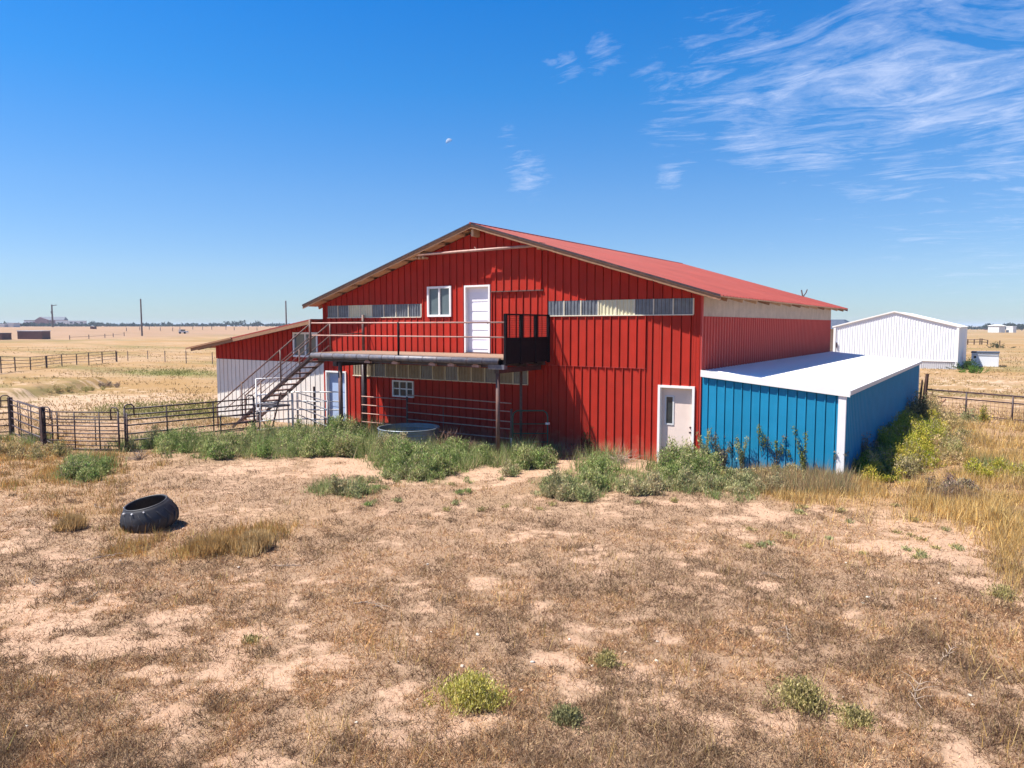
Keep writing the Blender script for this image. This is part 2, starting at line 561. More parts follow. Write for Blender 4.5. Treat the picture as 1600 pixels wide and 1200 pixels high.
SAND = [(850, 735, 300, 15, 2.0), (580, 722, 60, 16, 1.5), (960, 705, 70, 12, 1.2), (640, 745, 110, 16, .8), (470, 712, 140, 10, .7), (1450, 852, 120, 26, 1.3), (1300, 805, 170, 18, .9), (1180, 790, 120, 16, .6),
        (230, 1015, 260, 26, .85), (60, 1010, 120, 40, .6), (560, 985, 110, 20, .45), (960, 1090, 130, 40, .8), (700, 1120, 160, 40, .5), (870, 1020, 70, 60, .5), (300, 1075, 180, 16, .5),
        (960, 780, 120, 10, .5), (330, 735, 60, 10, .6), (60, 838, 34, 16, 1.1), (180, 626, 160, 12, 1.7), (60, 640, 90, 14, .9), (110, 599, 70, 5, 1.2), (1530, 600, 140, 22, .5), (1510, 630, 110, 20, .5), (1000, 950, 50, 30, .4), (500, 840, 40, 10, .3),
        (700, 790, 60, 12, .5), (1130, 900, 50, 16, .35), (850, 950, 60, 60, .35), (1380, 975, 90, 12, .3), (1100, 960, 60, 20, .3)]
TAWNY = [(80, 725, 130, 34, 1.1), (30, 695, 70, 16, 1.0), (180, 715, 60, 14, .6), (110, 800, 60, 26, .5), (160, 790, 30, 20, .6), (400, 835, 70, 20, .9), (300, 850, 60, 16, .7), (215, 848, 40, 8, .9), (180, 820, 20, 20, .6), (500, 810, 60, 16, .35), (1500, 790, 150, 40, 1.0), (1330, 765, 110, 22, 1.0), (1560, 700, 160, 50, 1.0), (1440, 720, 70, 40, .8),
         (1580, 830, 60, 40, .6), (880, 775, 90, 8, .35), (1240, 780, 40, 10, .6), (1210, 745, 60, 18, .6), (60, 770, 70, 14, .35), (1575, 900, 40, 60, .35), (1250, 860, 20, 14, .3)]
GREEN = [(340, 700, 150, 14, .9), (480, 695, 90, 16, 1.2), (545, 685, 50, 18, 1.2), (260, 692, 40, 10, .7), (130, 735, 50, 16, .9), (660, 730, 60, 22, 1.3), (720, 718, 60, 14, .9), (830, 718, 45, 13, 1.0), (620, 700, 40, 14, .9), (540, 765, 45, 15, .8),
         (900, 765, 55, 16, 1.0), (940, 728, 26, 14, .8), (1000, 750, 40, 13, .8), (1080, 725, 45, 18, 1.0), (1120, 755, 110, 14, .9), (1410, 690, 45, 36, 1.2), (1390, 730, 40, 16, .7), (1560, 735, 60, 10, .6), (40, 695, 60, 12, .5), (250, 645, 110, 10, .9), (330, 645, 60, 12, .6), (265, 583, 80, 5, 1.0), (120, 606, 60, 4, .5),
         (760, 775, 60, 8, .2), (1110, 775, 60, 6, .3)]


def masks(x, y, z=None):
    z = np.full_like(x, G0) if z is None else z
    px, py, f = project(x, y, z)
    ok = f > 1.0
    px = np.where(ok, px, -9999.0); py = np.where(ok, py, 1300.0)
    # wobble so that the patches have ragged outlines
    wx_ = (fbm(x * 0.9, y * 0.9, 21, 4) - .5); wy_ = (fbm(x * 0.9 + 40, y * 0.9, 22, 4) - .5)
    far = np.clip(14.0 / np.maximum(f, 3.0), 0.15, 1.6)
    qx = px + wx_ * 150 * far; qy = py + wy_ * 60 * far ** 1.5
    sand = blobs(qx, qy, SAND); taw = blobs(qx, qy, TAWNY); gre = blobs(qx, qy, GREEN)
    n1 = fbm(x * 0.55, y * 0.55, 31, 5); n2 = fbm(x * 2.2, y * 2.2, 32, 4); n3 = fbm(x * 9, y * 9, 33, 2)
    litter = 1.02 - sand * .9 + (n1 - .5) * 1.7 + (n2 - .5) * 2.2 + (n3 - .5) * 1.5 + 0.4 * taw + 0.2 * gre
    return np.clip(litter, 0, 1), np.clip(taw, 0, 1), np.clip(gre, 0, 1), np.clip(sand, 0, 1)


# ------------------------------------------------------------------ ground sheet
def axis(parts):
    a = []
    for lo, hi, n_ in parts: a += list(np.linspace(lo, hi, n_, endpoint=False))
    return np.array(a)


def geom(start, end, n_):
    return list(np.sign(start) * np.geomspace(abs(start), abs(end), n_))


xs = np.array(geom(-6000, -82, 40) + list(axis([(-80, -26, 110), (-26, 12, 300), (12, 30, 36)])) + geom(30, 3500, 30))
ys = np.array(geom(-400, -23, 16) + list(axis([(-22, 2, 230), (2, 28, 110), (28, 80, 60)])) + geom(80, 7000, 46))
gx, gy = np.meshgrid(xs, ys)
gx = gx.ravel(); gy = gy.ravel()
gz = terrain(gx, gy)
nx, ny = len(xs), len(ys)
ii = np.arange(nx * ny).reshape(ny, nx)
Fq = np.stack([ii[:-1, :-1], ii[:-1, 1:], ii[1:, 1:], ii[1:, :-1]], -1).reshape(-1, 4)
li, ta, gr, sa = masks(gx, gy, gz)
dist = np.hypot(gx - CAM[0], gy - CAM[1])
li = np.where(dist > 110, 0.6, li)
me = fast_mesh('ground', np.stack([gx, gy, gz], 1), Fq, np.stack([li, ta, gr], 1), None, 4)
me.polygons.foreach_set('use_smooth', [True] * len(me.polygons))
gm = bpy.data.materials.new('sandy_prairie_soil'); gm.use_nodes = True
t = NT(gm.node_tree); b = gm.node_tree.nodes['Principled BSDF']
at = t.n('ShaderNodeAttribute', attribute_name='col')
sp = t.n('ShaderNodeSeparateColor'); t.l(at.outputs['Color'], sp.inputs[0])
geo = t.n('ShaderNodeNewGeometry'); P = geo.outputs['Position']
cdn = t.n('ShaderNodeVectorMath', operation='LENGTH'); t.l(P, cdn.inputs[0])
na = t.noise(P, 1.3, 6, 0.65); nb = t.noise(P, 14, 6, 0.7); nc = t.noise(P, 60, 4, 0.7); nd = t.noise(P, 0.05, 6, 0.6); ne = t.noise(P, 0.35, 6, 0.7)
sand_c = t.mix(na.outputs[0], (0.50, 0.30, 0.185), (0.69, 0.47, 0.315))
sand_c = t.mix(t.ramp(nb.outputs[0], [(0.33, 0.8), (0.47, 0.0)]), sand_c, (0.27, 0.15, 0.09))
vor = t.n('ShaderNodeTexVoronoi'); vor.inputs['Scale'].default_value = 9; t.l(P, vor.inputs['Vector'])
litter_c = t.mix(nb.outputs[0], (0.26, 0.155, 0.09), (0.46, 0.30, 0.18))
litter_c = t.mix(t.ramp(nc.outputs[0], [(0.45, 0.0), (0.65, 1.0)]), litter_c, (0.46, 0.32, 0.21))
lf = t.math('ADD', sp.outputs[0], t.math('MULTIPLY', t.math('SUBTRACT', nb.outputs[0], 0.5), 1.1))
lf = t.math('ADD', lf, t.math('MULTIPLY', t.math('SUBTRACT', nc.outputs[0], 0.5), 0.5))
near_c = t.mix(t.math('MULTIPLY', t.ramp(lf, [(0.32, 0.0), (0.62, 1.0)]), 0.85), sand_c, litter_c)
near_c = t.mix(t.math('MULTIPLY', sp.outputs[1], 0.55), near_c, (0.44, 0.26, 0.11))
near_c = t.mix(t.math('MULTIPLY', sp.outputs[2], 0.5), near_c, (0.15, 0.14, 0.055))
# farther pasture: tawny grass, bare pinkish ground, thin green
far_c = t.mix(t.ramp(ne.outputs[0], [(0.38, 0.0), (0.6, 1.0)]), (0.46, 0.30, 0.15), (0.55, 0.37, 0.24))
far_c = t.mix(t.ramp(nd.outputs[0], [(0.42, 0.0), (0.58, 1.0)]), far_c, (0.44, 0.27, 0.12))
mpf = t.n('ShaderNodeMapping'); mpf.inputs['Scale'].default_value = (0.02, 0.09, 1); mpf.inputs['Rotation'].default_value = (0, 0, -0.6); t.l(P, mpf.inputs[0])
nf = t.noise(mpf.outputs[0], 1.0, 8, 0.7)
far_c = t.mix(t.ramp(nf.outputs[0], [(0.48, 0.0), (0.6, 0.85)]), far_c, (0.27, 0.22, 0.09))
far_c = t.mix(t.math('MULTIPLY', t.ramp(nb.outputs[0], [(0.3, 1.0), (0.5, 0.0)]), 0.5), far_c, (0.2, 0.13, 0.07))
far_c = t.mix(t.math('MULTIPLY', sp.outputs[2], 0.85), far_c, (0.22, 0.23, 0.07))
pale = t.ramp(t.math('ADD', sp.outputs[0], t.math('MULTIPLY', t.math('SUBTRACT', nb.outputs[0], 0.5), 0.8)), [(0.15, 0.85), (0.45, 0.0)])
far_c = t.mix(pale, far_c, (0.66, 0.47, 0.33))
# ploughed pale field far away to the left
sx = t.n('ShaderNodeSeparateXYZ'); t.l(P, sx.inputs[0])
fieldm = t.math('MULTIPLY', t.ramp(t.math('DIVIDE', t.math('SUBTRACT', -200.0, sx.outputs[0]), 40.0, True), [(0.0, 0.0), (1.0, 1.0)]), 0.75)
far_c = t.mix(fieldm, far_c, (0.42, 0.27, 0.19))
cv_ = t.n('ShaderNodeVectorMath', operation='DISTANCE'); t.l(P, cv_.inputs[0]); cv_.inputs[1].default_value = (5, -15, 0)
nearf = t.ramp(t.math('DIVIDE', t.math('SUBTRACT', cv_.outputs['Value'], 27.0), 18.0, True), [(0.0, 0.0), (1.0, 1.0)])
far_c = t.mix(1.0, far_c, (0.88, 0.87, 0.82), 'MULTIPLY')
c_ = t.mix(nearf, near_c, far_c)
c_ = t.mix(1.0, c_, (0.76, 0.77, 0.80), 'MULTIPLY')
t.l(c_, b.inputs['Base Color']); b.inputs['Roughness'].default_value = 0.95; b.inputs['Specular IOR Level'].default_value = 0.1
bp = t.n('ShaderNodeBump'); bp.inputs['Distance'].default_value = 0.05; bp.inputs['Strength'].default_value = 0.8
hh = t.math('ADD', t.math('MULTIPLY', nb.outputs[0], 1.0), t.math('MULTIPLY', nc.outputs[0], 0.4))
t.l(hh, bp.inputs['Height']); t.l(bp.outputs[0], b.inputs['Normal'])
me.materials.append(gm)
ground = bpy.data.objects.new('ground', me); col.objects.link(ground); ground['kind'] = 'structure'

# ------------------------------------------------------------------ barn
W_, L_ = 15.4, 17.9
SLOPE = 0.303
ZP = 7.20
OV, OF, OB = 0.68, 0.50, 0.55


def roof_top(x):
    return ZP - SLOPE * abs(x + W_ / 2)


def wall_top(x):
    return roof_top(x) - 0.17


barn = thing('barn', 'big red steel-sided gable barn with brown rake boards and translucent window strips', 'barn', (-W_ / 2, 0, G0))
c = MB()
DOORS = [(-8.32, -7.24, 2.92, 5.20), (-15.32, -14.16, -.1, 2.06), (-1.24, -.14, -.2, 2.13)]
ed = sorted([-W_ + .02, -.02, -W_ / 2] + [v for q in DOORS for v in q[:2]])
for xa, xb in zip(ed[:-1], ed[1:]):
    ta_, tb_ = wall_top(xa) - .03, wall_top(xb) - .03
    hit = [q for q in DOORS if q[0] - .001 <= xa and xb <= q[1] + .001]
    runs = [(-.6, hit[0][2]), (hit[0][3], None)] if hit else [(-.6, None)]
    for z0, z1 in runs:
        a_, b_ = (ta_, tb_) if z1 is None else (z1, z1)
        c.hexa([(xa, .05, z0), (xb, .05, z0), (xb, .22, z0), (xa, .22, z0), (xa, .05, a_), (xb, .05, b_), (xb, .22, b_), (xa, .22, a_)])
c.box(-.16, -.02, .22, L_, -.6, wall_top(0) - .04)
c.box(-W_, -W_ + .15, .22, L_, -.6, wall_top(-W_) - .04)
c.box(-W_ + .15, -.16, L_ - .15, L_, -.6, wall_top(0) - .04)
n = len(c.v)
c.v += [(-W_ + .02, L_ - .1, wall_top(-W_) - .04), (-.02, L_ - .1, wall_top(0) - .04), (-W_ / 2, L_ - .1, wall_top(-W_ / 2) - .04)]
c.f += [(n, n + 1, n + 2)]
c.build('wall_core', M['core'], barn)

# openings in the front wall: x0, x1, z0, z1
OPEN = {'up_window': (-9.98, -8.90, 4.15, 5.21), 'up_door': (-8.32, -7.24, 2.92, 5.20), 'strip_l': (-15.18, -10.28, 4.15, 4.62), 'strip_r': (-4.98, -.22, 4.15, 4.61),
        'strip_low': (-13.8, -5.75, 1.93, 2.42), 'low_window': (-11.72, -10.68, 1.22, 1.83), 'left_door': (-15.32, -14.16, -.1, 2.06), 'right_door': (-1.24, -.14, -.2, 2.13)}


def wall_strips(parent, zones, openings, material, rd=.032):
    """zones: (x0, x1, z0 or None, z1 or None(roof), pitch, y, phase)"""
    for x0, x1, z0, z1, pitch, yo, ph in zones:
        edges = [x0]
        x = x0 + ph if ph else x0 + pitch
        while x < x1 - .05:
            edges.append(x); x += pitch
        edges.append(x1)
        for a, b_ in zip(edges[:-1], edges[1:]):
            # cut the strip at opening sides
            cuts = sorted({a, b_} | {v for o in openings.values() for v in o[:2] if a + .03 < v < b_ - .03 and o[3] > z0 and (z1 is None or o[2] < z1)})
            for i in range(len(cuts) - 1):
                xa, xb = cuts[i], cuts[i + 1]
                mid = (xa + xb) / 2
                iv = [(z0, z1 if z1 is not None else 99)]
                for o in openings.values():
                    if o[0] - .001 < mid < o[1] + .001:
                        nv = []
                        for p, q in iv:
                            if o[3] <= p or o[2] >= q: nv.append((p, q)); continue
                            if o[2] > p + .03: nv.append((p, o[2]))
                            if o[3] < q - .03: nv.append((o[3], q))
                        iv = nv
                for p, q in iv:
                    m = MB()
                    rib = (i == len(cuts) - 2)
                    prof = [(xa + .006, yo + .03), (xa + .006, yo)]
                    if rib and xb - xa > .08:
                        prof += [(xb - .050, yo), (xb - .044, yo - rd), (xb - .018, yo - rd), (xb - .012, yo), (xb - .012, yo + .03)]
                    else:
                        prof += [(xb, yo), (xb, yo + .03)]
                    zt = (lambda x, q=q: min(q, wall_top(x) + .0) - (0.008 if q < 99 else 0))
                    m.profile_x(prof, zt, lambda x, p=p: p)
                    n0 = len(m.v)
                    # bottom lip closes the sheet
                    m.quad((xa + .006, yo, p), (xa + .006, yo + .03, p), (xb - .012, yo + .03, p), (xb - .012, yo, p))
                    m.build('wall_panel', material, parent)


wall_strips(barn, [
    (-15.4, -7.15, -.5, 2.6, .300, 0.0, .22), (-15.4, -7.15, 2.6, None, .300, 0.0, .14),
    (-7.15, -5.20, 4.98, None, .30, -.055, .2), (-7.15, -5.20, 2.6, 4.98, .277, 0.0, .12), (-5.20, -4.98, 2.6, None, .22, -.02, 0),
    (-7.15, -4.98, -.5, 2.6, .30, 0.0, .2),
    (-4.98, -1.63, 2.6, None, .279, -.022, .27), (-4.98, -1.63, -.5, 2.6, .279, 0.0, .12),
    (-1.63, 0.0, -.5, None, .286, -.01, .2)], OPEN, M['red'])
# right corner trim
m = MB(); m.box(-.03, .035, -.03, .06, -.5, wall_top(0)); m.build('corner_trim', M['red_side'], barn)
m = MB(); m.box(-W_ - .03, -W_ + .04, -.028, .06, -.5, wall_top(-W_)); m.build('corner_trim', M['red'], barn)


# right side wall (corrugated)
def corrugate(m, axis_y0, axis_y1, x, z0, z1, pitch, depth, sign=1, ztop=None):
    y = axis_y0; n0 = len(m.v); prof = []
    while y < axis_y1 - 1e-6:
        e = min(y + pitch, axis_y1)
        prof += [(y, 0), (y + (e - y) * .5, 0), (y + (e - y) * .62, depth), (y + (e - y) * .88, depth)]
        y = e
    prof.append((axis_y1, 0))
    for yy, dd in prof:
        m.v += [(x + sign * dd, yy, z0), (x + sign * dd, yy, z1)]
    for i in range(len(prof) - 1):
        a = n0 + 2 * i
        m.f.append((a, a + 2, a + 3, a + 1))


m = MB(); corrugate(m, .06, L_, .0, -.5, 4.10, .25, .045); m.build('side_wall_sheet', M['red_side'], barn)['kind'] = 'stuff'
m = MB(); corrugate(m, .06, L_, .004, 4.10, wall_top(0) - .02, .125, .03); m.build('side_skylight_strip', M['fiberside'], barn)['kind'] = 'stuff'

# roof: two ribbed slopes
Ya, Yb = -OF, L_ + OB
for side in (-1, 1):
    m = MB()
    xe = -W_ / 2 + side * (W_ / 2 + OV)
    y = Ya; prof = []
    while y < Yb - 1e-6:
        e = min(y + .30, Yb)
        prof += [(y, 0), (y + (e - y) * .8, 0), (y + (e - y) * .85, .034), (y + (e - y) * .95, .034)]
        y = e
    prof.append((Yb, 0))
    n0 = len(m.v)
    for yy, dz in prof:
        m.v += [(-W_ / 2, yy, ZP + dz - .025), (xe, yy, roof_top(xe) + dz - .025)]
    for i in range(len(prof) - 1):
        a = n0 + 2 * i
        m.f.append((a, a + 1, a + 3, a + 2) if side > 0 else (a, a + 2, a + 3, a + 1))
    m.build('roof_slope', M['roof'], barn)
    # board sheathing under the sheet
    m = MB()
    m.hexa([(-W_ / 2, Ya + .02, ZP - .06), (xe - side * .02, Ya + .02, roof_top(xe) - .055), (xe - side * .02, Yb - .02, roof_top(xe) - .055), (-W_ / 2, Yb - .02, ZP - .06),
            (-W_ / 2, Ya + .02, ZP - .03), (xe - side * .02, Ya + .02, roof_top(xe) - .028), (xe - side * .02, Yb - .02, roof_top(xe) - .028), (-W_ / 2, Yb - .02, ZP - .03)])
    m.build('roof_sheathing', M['woodlight'], barn)
    # rake boards: outer drip edge and brown board behind
    for yy, dz0, dz1, mt, nm in ((Ya, -.05, .012, 'pipedark', 'drip_edge'), (Ya + .025, -.155, -.058, 'wood', 'rake_board'), (Yb - .03, -.13, .012, 'farred', 'rake_board')):
        m = MB()
        m.hexa([(-W_ / 2, yy, ZP + dz0), (xe, yy, roof_top(xe) + dz0), (xe, yy + .03, roof_top(xe) + dz0), (-W_ / 2, yy + .03, ZP + dz0),
                (-W_ / 2, yy, ZP + dz1), (xe, yy, roof_top(xe) + dz1), (xe, yy + .03, roof_top(xe) + dz1), (-W_ / 2, yy + .03, ZP + dz1)])
        m.build(nm, M[mt], barn)
    # pale lookout blocks under the rake, between board and wall
    for k in range(9):
        xa = -W_ / 2 + side * (0.55 + k * .86); xb = xa + side * .62
        if abs(xb + W_ / 2) > W_ / 2 + .5: continue
        m = MB()
        m.hexa([(xa, Ya + .06, roof_top(xa) - .17), (xb, Ya + .06, roof_top(xb) - .17), (xb, -.06, roof_top(xb) - .17), (xa, -.06, roof_top(xa) - .17),
                (xa, Ya + .06, roof_top(xa) - .10), (xb, Ya + .06, roof_top(xb) - .10), (xb, -.06, roof_top(xb) - .10), (xa, -.06, roof_top(xa) - .10)])
        m.build('soffit_block', M['woodlight'], barn)
    # purlins under the rake
    for k in range(7):
        xp = -W_ / 2 + side * (.3 + k * 1.27)
        m = MB(); m.box(xp - .02, xp + .02, Ya + .05, Yb - .06, roof_top(xp) - .115, roof_top(xp) - .062); m.build('purlin', M['wood'], barn)
    # rafter tails along the eaves
    for k in range(13):
        yy = .3 + k * 1.45
        xw = -W_ / 2 + side * (W_ / 2 + .05); xo = xe - side * .06
        m = MB(); m.beam((xw, yy, roof_top(xw) - .12), (xo, yy, roof_top(xo) - .12), .05, .12); m.build('rafter_tail', M['woodlight'] if k % 3 else M['wood'], barn)
m = MB(); m.tube([(-W_ / 2, Ya - .01, ZP + .0), (-W_ / 2, Yb + .01, ZP + .0)], .035, 8); m.build('ridge_cap', M['roof'], barn)
# hoist pipe under the rake with its brackets
pa = on_wall(645, 399, -.34); pb = on_wall(842, 383.5, -.34)
m = MB(); m.tube([pa, pb], .045, 8); hp = m.build('hoist_pipe', M['pipepink'], barn, True)
m = MB(); mid = (np.array(pa) + np.array(pb)) / 2 + np.array([.1, 0, 0]); m.tube([mid + np.array([0, 0, .12]), mid + np.array([.05, 0, .06]), mid + np.array([0, 0, 0])], .014, 5); m.build('hook', M['pipepink'], barn)
for p, dx in ((pa, 0), (pb, 0), (np.array([-W_ / 2, -.34, ZP - .3]), 0)):
    m = MB(); m.box(p[0] - .05, p[0] + .05, p[1] - .05, p[1] + .30, p[2] - .12, p[2] + .10); m.build('bracket', M['woodlight'], barn)
for dx in (.1, .28, .46):
    m = MB(); m.tube([pa + np.array([dx, 0, -.10]), pa + np.array([dx, .25, -.10])], .045, 6); m.build('bracket', M['woodlight'], barn)


# translucent strips, sheet by sheet
def skylight(parent, x0, x1, z0, z1, mats, y=0.0, ribs=6):
    n_ = len(mats); wdt = (x1 - x0) / n_
    for i, mk in enumerate(mats):
        a = x0 + i * wdt; b_ = a + wdt
        m = MB(); prof = []
        st = wdt / ribs
        for k in range(ribs):
            s0 = a + k * st
            prof += [(s0, y + .012), (s0 + st * .45, y + .012), (s0 + st * .6, y - .012), (s0 + st * .85, y - .012)]
        prof.append((b_, y + .012))
        m.profile_x(prof, lambda x: z1 - .004, lambda x: z0 + .004)
        sh = m.build('skylight_panel', M[mk], parent)
        m = MB(); m.box(b_ - .018, b_ + .012, y - .022, y + .02, z0 + .004, z1 - .004); m.build('lap_edge', M['rib'], sh)
    m = MB(); m.box(x0, x1, y - .03, y + .02, z0 - .02, z0 + .008); m.build('strip_sill', M['rib'], parent)


o = OPEN['strip_l']; skylight(barn, *o, ['fiberdark', 'fiberdark', 'cream', 'cream', 'fiberdark', 'fiberdark', 'fiberdark', 'fiberdark'], ribs=5)
o = OPEN['strip_r']; skylight(barn, *o, ['fiberdark', 'fiberdark', 'fiberdark', 'cream', 'cream', 'fiberdark', 'fiberdark', 'fiberdark'], y=-.03, ribs=5)
o = OPEN['strip_low']; skylight(barn, *o, ['fiberbrown', 'fiberbrown', 'fiberdark', 'fiberbrown', 'fiberbrown', 'fiberbrown', 'fiberdark', 'fiberbrown', 'fiberdark', 'fiberbrown', 'fiberbrown', 'fiberdark', 'fiberbrown', 'fiberdark'], ribs=4)


def frame_rect(m, x0, x1, z0, z1, w_, y0, y1, bottom=True):
    m.box(x0, x0 + w_, y0, y1, z0, z1); m.box(x1 - w_, x1, y0, y1, z0, z1)
    m.box(x0 + w_, x1 - w_, y0, y1, z1 - w_, z1)
    if bottom: m.box(x0 + w_, x1 - w_, y0, y1, z0, z0 + w_)


def slider(parent, o):
    x0, x1, z0, z1 = o
    m = MB(); frame_rect(m, x0, x1, z0, z1, .075, -.05, .045); wf = m.build('window', M['white'], parent)
    xm = (x0 + x1) / 2
    m = MB(); m.box(xm - .03, xm + .03, -.035, .04, z0 + .075, z1 - .075); m.build('mullion', M['white'], wf)
    for a, b_ in ((x0 + .075, xm - .03), (xm + .03, x1 - .075)):
        m = MB(); m.box(a, b_, .012 if a < xm - .3 else .02, .04, z0 + .075, z1 - .075); m.build('pane', M['glass'], wf)
    return wf


slider(barn, OPEN['up_window'])
x0, x1, z0, z1 = OPEN['low_window']
m = MB(); frame_rect(m, x0, x1, z0, z1, .05, -.045, .045); wf = m.build('window', M['white'], barn)
for k in (1, 2):
    xx = x0 + (x1 - x0) * k / 3; m = MB(); m.box(xx - .018, xx + .018, -.03, .03, z0 + .05, z1 - .05); m.build('muntin', M['white'], wf)
m = MB(); m.box(x0 + .05, x1 - .05, -.026, .03, (z0 + z1) / 2 - .018, (z0 + z1) / 2 + .018); m.build('muntin', M['white'], wf)
for i in range(3):
    for j in range(2):
        a = x0 + (x1 - x0) * i / 3 + .05; b_ = x0 + (x1 - x0) * (i + 1) / 3 - .05
        d0 = z0 + .05 + (z1 - z0) / 2 * j; d1 = d0 + (z1 - z0) / 2 - .07
        m = MB(); m.box(a - .02, b_ + .02, .015, .04, d0 - .01, d1 + .02); m.build('pane', M['glassdark'], wf)


def door(o, slab, fw=.07, yb=.0, panels=0, lite=False, label=None, handle_x=None, zbot=None):
    """frame stands proud of the wall, slab set in front of the core"""
    x0, x1, z0, z1 = o; YD = .10
    m = MB(); frame_rect(m, x0, x1, z0, z1, fw, -.05, .16, False); d = m.build('door', M['white'], barn)
    if label: d['label'] = label
    m = MB(); m.box(x0 + fw, x1 - fw, YD, YD + .04, z0, z1 - fw); s_ = m.build('door_slab', M[slab], d)
    m = MB(); m.box(x0 + fw, x1 - fw, -.06, YD, z0 - .04, z0 + .02); m.build('threshold', M['pipe'], d)
    xa, xb = x0 + fw + .12, x1 - fw - .12
    if panels:
        h = (z1 - z0 - .35) / panels
        for k in range(panels):
            za = z0 + .13 + k * h
            m = MB(); m.box(xa - .04, xb + .04, YD - .012, YD, za, za + h - .06); m.build('door_panel', M[slab], d)
    if lite:
        m = MB(); frame_rect(m, xa - .02, xa + .26, z1 - 1.16, z1 - .30, .045, YD - .016, YD + .001); m.build('lite_frame', M['trimgray'], d)
        m = MB(); m.box(xa + .025, xa + .215, YD - .006, YD + .0005, z1 - 1.115, z1 - .345); m.build('lite_pane', M['glassdark'], d)
    hx = x1 - fw - .08 if handle_x is None else handle_x
    hz = z0 + 1.0
    m = MB(); m.tube([(hx, YD, hz), (hx, YD - .065, hz)], .028, 8); m.build('handle', M['pipedark'], d)
    m = MB(); m.tube([(hx, YD, hz + .14), (hx, YD - .025, hz + .14)], .03, 8); m.build('lock', M['pipedark'], d)
    return d


door(OPEN['up_door'], 'doorwhite', .06, panels=6, label='white panelled upper door opening onto the balcony')
door(OPEN['left_door'], 'doorshade', .06, panels=3, label='pale ground door at the left, blue shade put into its colour')
door(OPEN['right_door'], 'door', .07, lite=True, label='pale pinkish ground door with narrow window at the right')
# ledge strip under the overlapping sheets
m = MB(); m.box(-7.2, -5.15, -.07, -.001, 4.945, 4.978); m.build('ledge_strip', M['pipe'], barn)
m = MB(); m.box(-4.97, -1.62, -.026, -.001, 2.582, 2.598); m.build('ledge_strip', M['red_side'], barn)

# two dark prongs standing on the rear edge of the roof
ant = thing('roof_antenna', 'small dark forked stub standing on the far edge of the red roof', 'antenna', (-1.35, L_ + .3, roof_top(-1.35)))
m = MB(); m.tube([(-1.35, L_ + .3, roof_top(-1.35) - .02), (-1.42, L_ + .3, 5.60)], .035, 5); m.build('prong', M['pole'], ant)
m = MB(); m.tube([(-1.33, L_ + .3, roof_top(-1.35)), (-1.2, L_ + .3, 5.47), (-1.15, L_ + .3, 5.62)], .028, 5); m.build('prong', M['pole'], ant)

# ------------------------------------------------------------------ lean-to on the left
LX0, LX1 = -22.6, -W_ - .03


def lr(x):
    return 4.10 + (x - LX1) * .150


lean = thing('lean_to', 'low lean-to wing left of the barn, red above and white below', 'building', ((LX0 + LX1) / 2, 0, -.28))
m = MB()
m.hexa([(LX0 + .02, .05, -.8), (LX1, .05, -.8), (LX1, L_, -.8), (LX0 + .02, L_, -.8), (LX0 + .02, .05, lr(LX0) - .16), (LX1, .05, lr(LX1) - .16), (LX1, L_, lr(LX1) - .16), (LX0 + .02, L_, lr(LX0) - .16)])
m.build('wall_core', M['core'], lean)
LO = {'win': (-17.25, -15.76, 2.56, 3.57)}
wt_barn = wall_top
wall_top = lambda x: lr(x) - .10
wall_strips(lean, [(LX0, LX1, 2.37, None, .300, -.02, .2)], LO, M['red'])
wall_strips(lean, [(LX0, LX1, -.8, 2.36, .290, 0, .25)], {}, M['whitesteel'], .018)
wall_top = wt_barn
slider(lean, LO['win'])
for o_ in lean.children:
    if o_.name.startswith('window'): o_['label'] = 'white sliding window partly behind the stair rails'
m = MB(); m.hexa([(-23.75, -.62, lr(-23.75) - .05), (LX1, -.62, lr(LX1) - .05), (LX1, L_ + .3, lr(LX1) - .05), (-23.75, L_ + .3, lr(-23.75) - .05), (-23.75, -.62, lr(-23.75)), (LX1, -.62, lr(LX1)), (LX1, L_ + .3, lr(LX1)), (-23.75, L_ + .3, lr(-23.75))])
m.build('roof', M['roof'], lean)
m = MB(); m.beam((-23.6, -.60, lr(-23.6) - .12), (LX1, -.60, lr(LX1) - .12), .04, .13); m.build('rake_board', M['wood'], lean)
m = MB(); m.beam((-23.9, -.66, lr(-23.9) - .03), (-20.5, -.66, lr(-20.5) - .03), .05, .07); m.build('drip_edge', M['wood'], lean)
for k in range(12):
    yy = -.3 + k * 1.5; m = MB(); m.beam((-23.5, yy, lr(-23.5) - .11), (LX0 + .1, yy, lr(LX0 + .1) - .11), .05, .1); m.build('rafter_tail', M['darkwood'], lean)

# ------------------------------------------------------------------ balcony
DY, DX0, DX1, DZ = -2.49, -13.1, -4.94, 2.90
bal = thing('balcony', 'wide upper balcony of brown boards on steel posts along the red barn wall', 'balcony', ((DX0 + DX1) / 2, -1.2, DZ))
nb_ = 16
for k in range(nb_):
    y0 = DY + .02 + k * (-.1 - DY) / nb_; y1 = y0 + (-.1 - DY) / nb_ - .012
    m = MB(); m.box(DX0, DX1 - .02, y0, y1, DZ - .05, DZ + .003 * random.random()); m.build('floor_board', M['deck'], bal)
# round pipe edge with coupling rings
m = MB(); m.tube([(DX0 - .1, DY - .03, DZ - .105), (DX1 - .15, DY - .03, DZ - .105)], .095, 12); ep = m.build('edge_pipe', M['pipegrey'], bal, True)
for k in range(14):
    xx = DX0 + .45 + k * .58
    m = MB(); m.tube([(xx, DY - .03, DZ - .105), (xx + .02, DY - .03, DZ - .105)], .1, 12); m.build('joint_ring', M['pipedark'], ep)
